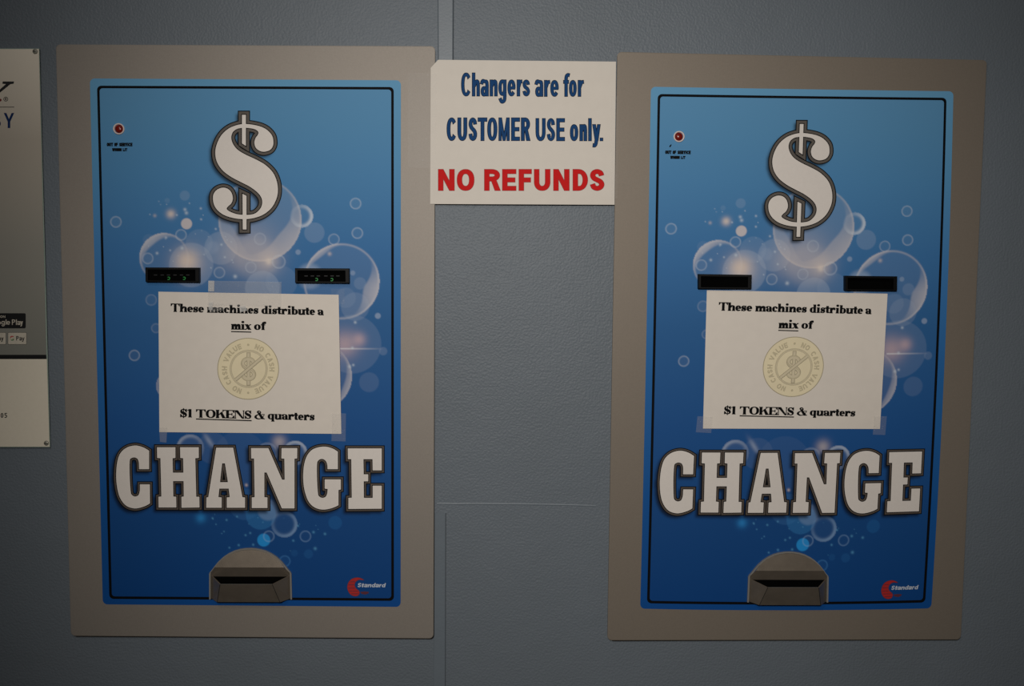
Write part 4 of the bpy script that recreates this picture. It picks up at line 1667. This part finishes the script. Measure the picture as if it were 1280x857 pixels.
def poster_ramp():  # grey ramp, lighter towards the top
    m = bpy.data.materials.new('poster_grey_ramp')
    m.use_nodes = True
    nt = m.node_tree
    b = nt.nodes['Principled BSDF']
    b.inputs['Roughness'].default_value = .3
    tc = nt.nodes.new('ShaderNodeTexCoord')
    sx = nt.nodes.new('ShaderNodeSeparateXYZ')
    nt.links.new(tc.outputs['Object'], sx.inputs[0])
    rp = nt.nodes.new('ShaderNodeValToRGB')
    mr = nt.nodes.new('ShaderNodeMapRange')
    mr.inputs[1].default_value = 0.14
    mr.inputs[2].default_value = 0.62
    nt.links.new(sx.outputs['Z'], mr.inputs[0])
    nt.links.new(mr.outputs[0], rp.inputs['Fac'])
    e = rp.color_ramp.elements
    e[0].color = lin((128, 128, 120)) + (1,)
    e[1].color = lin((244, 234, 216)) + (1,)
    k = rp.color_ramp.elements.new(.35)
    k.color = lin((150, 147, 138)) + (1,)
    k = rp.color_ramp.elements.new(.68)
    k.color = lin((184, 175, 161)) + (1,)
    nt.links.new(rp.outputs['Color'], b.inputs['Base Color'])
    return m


M_POSTER = poster_ramp()


def plate(q, h0, h1, m, name, parent):
    return box_between([U(x, y, h1) for x, y in q], [U(x, y, h0) for x, y in q], m, name, parent)


plate([(PX0, 60.5), (49.3, 60.5), (62.8, 558.8), (PX0, 558.8)], -.0005, HB - .0006, M_CLEARPL, 'acrylic_sheet', pb)
plate([(PX0 + 1, 61.3), (48.6, 61.3), (57.8, 443.2), (PX0 + 1, 443.2)], HB - .0007, HB, M_POSTER, 'grey_poster_panel', pb)
plate([(PX0 + 1, 443.2), (57.8, 443.2), (58.2, 448.6), (PX0 + 1, 448.6)], HB - .0007, HB + .0001, M_BADGE, 'black_band', pb)
plate([(PX0 + 1, 448.6), (58.6, 448.6), (61.9, 558.0), (PX0 + 1, 558.0)], HB - .0007, HB, M_LOWER, 'white_panel', pb)
pp = lambda k: (lambda x, y: Uarr(np.asarray(x, float), np.asarray(y, float), HB + .00012 * k))
p = Print()
# slanted serif capital, full stop and registered mark
Kp = [([(3.4, 101.8), (17.6, 101.8), (17.0, 104.6), (12.9, 105.2), (-1.0, 116.5), (-5.5, 116.5), (7.4, 105.0), (2.9, 104.6)], 1),
      ([(-6.5, 111.5), (-1.5, 108.6), (4.0, 126.0), (-2.5, 126.0)], 1),
      ([(-17, 126), (-13, 101.8), (-6.5, 101.8), (-10.5, 126)], 1), ([(-16, 101.8), (-3, 101.8), (-3.3, 104.4), (-16.4, 104.4)], 1)]
Kp = Kp[:1] + [([(-9, 113), (-4, 110.5), (-1.6, 126.3), (-8.0, 126.3)], 1)] + Kp[2:]
p.fill(Kp, pp(1), M_POSTINK)
p.fill([(circ(.3, 125, 1.7, n=14), 1)], pp(2), M_REDEDGE)
p.fill([(circ(7.2, 123.8, 2.9, n=24), 1), (circ(7.2, 123.8, 2.2, n=24), -1)], pp(1), M_POSTINK)
p.fill(place_loops(glyph('R', 2.2, 3.0, .7, .55), 6.2, 125.3), pp(1), M_POSTINK)
p.fill([([(-130, 133.2), (17.8, 133.2), (17.8, 134.3), (-130, 134.3)], 1)], pp(1), mat('grey_rule_ink', (110, 104, 96), .6))
p.fill(word('BY', [(-12.5, .9), (4.7, 17.7)], 160.0, 18.9, 3.2, 2.7), pp(1), M_POSTBLUE)
p.build('heading', pb)
# store badge
p = Print()
p.fill([(rrect(-70, 391.3, 32.2, 410.2, 1.8), 1)], pp(1), M_BADGE)
p.build('black_badge', pb)
p = Print()
p.fill(word('GETITON', [(-38, -34.6), (-34, -31.4), (-30.8, -28), (-25.6, -24.8), (-24, -21.2), (-3, .2), (.8, 4)][:0] + [(-20, -17), (-16.6, -14.2), (-13.8, -11), (-9.5, -8.9), (-8.5, -5.7), (.2, 3.2), (3.8, 6.6)], 397.0, 2.9, .55, .5), pp(2), M_BADGEW)
p.fill(word('Google', [(-24, -17), (-16.3, -11.8), (-11.2, -6.7), (-3.0, 1.8), (2.9, 7.3), (8.4, 9.5)][:0] + [(-17.5, -11), (-10.2, -5.8), (-5.0, .9), (1.6, 6.0), (6.9, 8.2), (8.3, 12.6)], 405.6, 6.6, 1.05, .95, .68, 0.004), pp(2), M_BADGEW)
p.fill(word('Play', [(14.9, 19.2), (19.8, 21.2), (21.6, 25.4), (25.4, 28.6)], 405.9, 6.8, 1.05, .95, .68), pp(2), M_BADGEW)
p.build('badge_wording', pb)
for x0, x1 in ((-16.0, 7.2), (10.2, 32.9)):
    p = Print()
    p.fill([(rrect(x0 - .4, 415.2, x1 + .4, 430.4, 1.2), 1)], pp(1), M_POSTINK)
    p.fill([(rrect(x0, 415.6, x1, 430.0, 1.0), 1)], pp(2), M_BADGEW)
    if x0 > 0:
        p.fill(word('G', [(12.4, 17.8)], 425.4, 5.9, 1.2, 1.1), pp(3), M_TOKEDGE)
        p.fill([(sector(15.2, 422.5, 2.8, 2.95, 1.3, 1.2, 195, 315), 1)], pp(4), M_LOGORED)
        p.fill([(sector(15.2, 422.5, 2.8, 2.95, 1.3, 1.2, 30, 120), 1)], pp(4), mat('badge_green_ink', (60, 120, 70), .5))
        p.fill(word('Pay', [(20.2, 23.6), (24.2, 27.2), (27.3, 30.6)], 425.4, 5.6, 1.0, .9, .70), pp(3), M_POSTINK)
    else:
        p.fill(word('Pay', [(-6.6, -3), (-2.3, .9), (1.2, 4.4)], 425.4, 5.6, 1.0, .9, .70), pp(3), M_POSTINK)
    p.build('white_badge', pb)
p = Print()
p.fill(word('05', [(.8, 4.2), (5.4, 8.9)], 521.9, 6.0, 1.15, 1.0), pp(1), M_POSTINK)
p.build('small_print', pb)
for cx, cy in ((44.0, 64.4), (58.0, 553.6)):
    c = np.array(U(cx, cy, HB - .0002))
    mb = MB()
    dome(mb, c, .0040, .0020, M_SCREW, 4, 18)
    mb.slab([(c[0] - .0028, c[1] - .00215, c[2] - .0004), (c[0] + .0028, c[1] - .00215, c[2] - .0004), (c[0] + .0028, c[1] - .00215, c[2] + .0004), (c[0] - .0028, c[1] - .00215, c[2] + .0004)],
            [(c[0] - .0028, c[1] - .0012, c[2] - .0004), (c[0] + .0028, c[1] - .0012, c[2] - .0004), (c[0] + .0028, c[1] - .0012, c[2] + .0004), (c[0] - .0028, c[1] - .0012, c[2] + .0004)], M_BLACKER)
    mb.build('screw', pb, smooth=True)

for o in scn.objects:
    if '_org' in o:
        del o['_org']
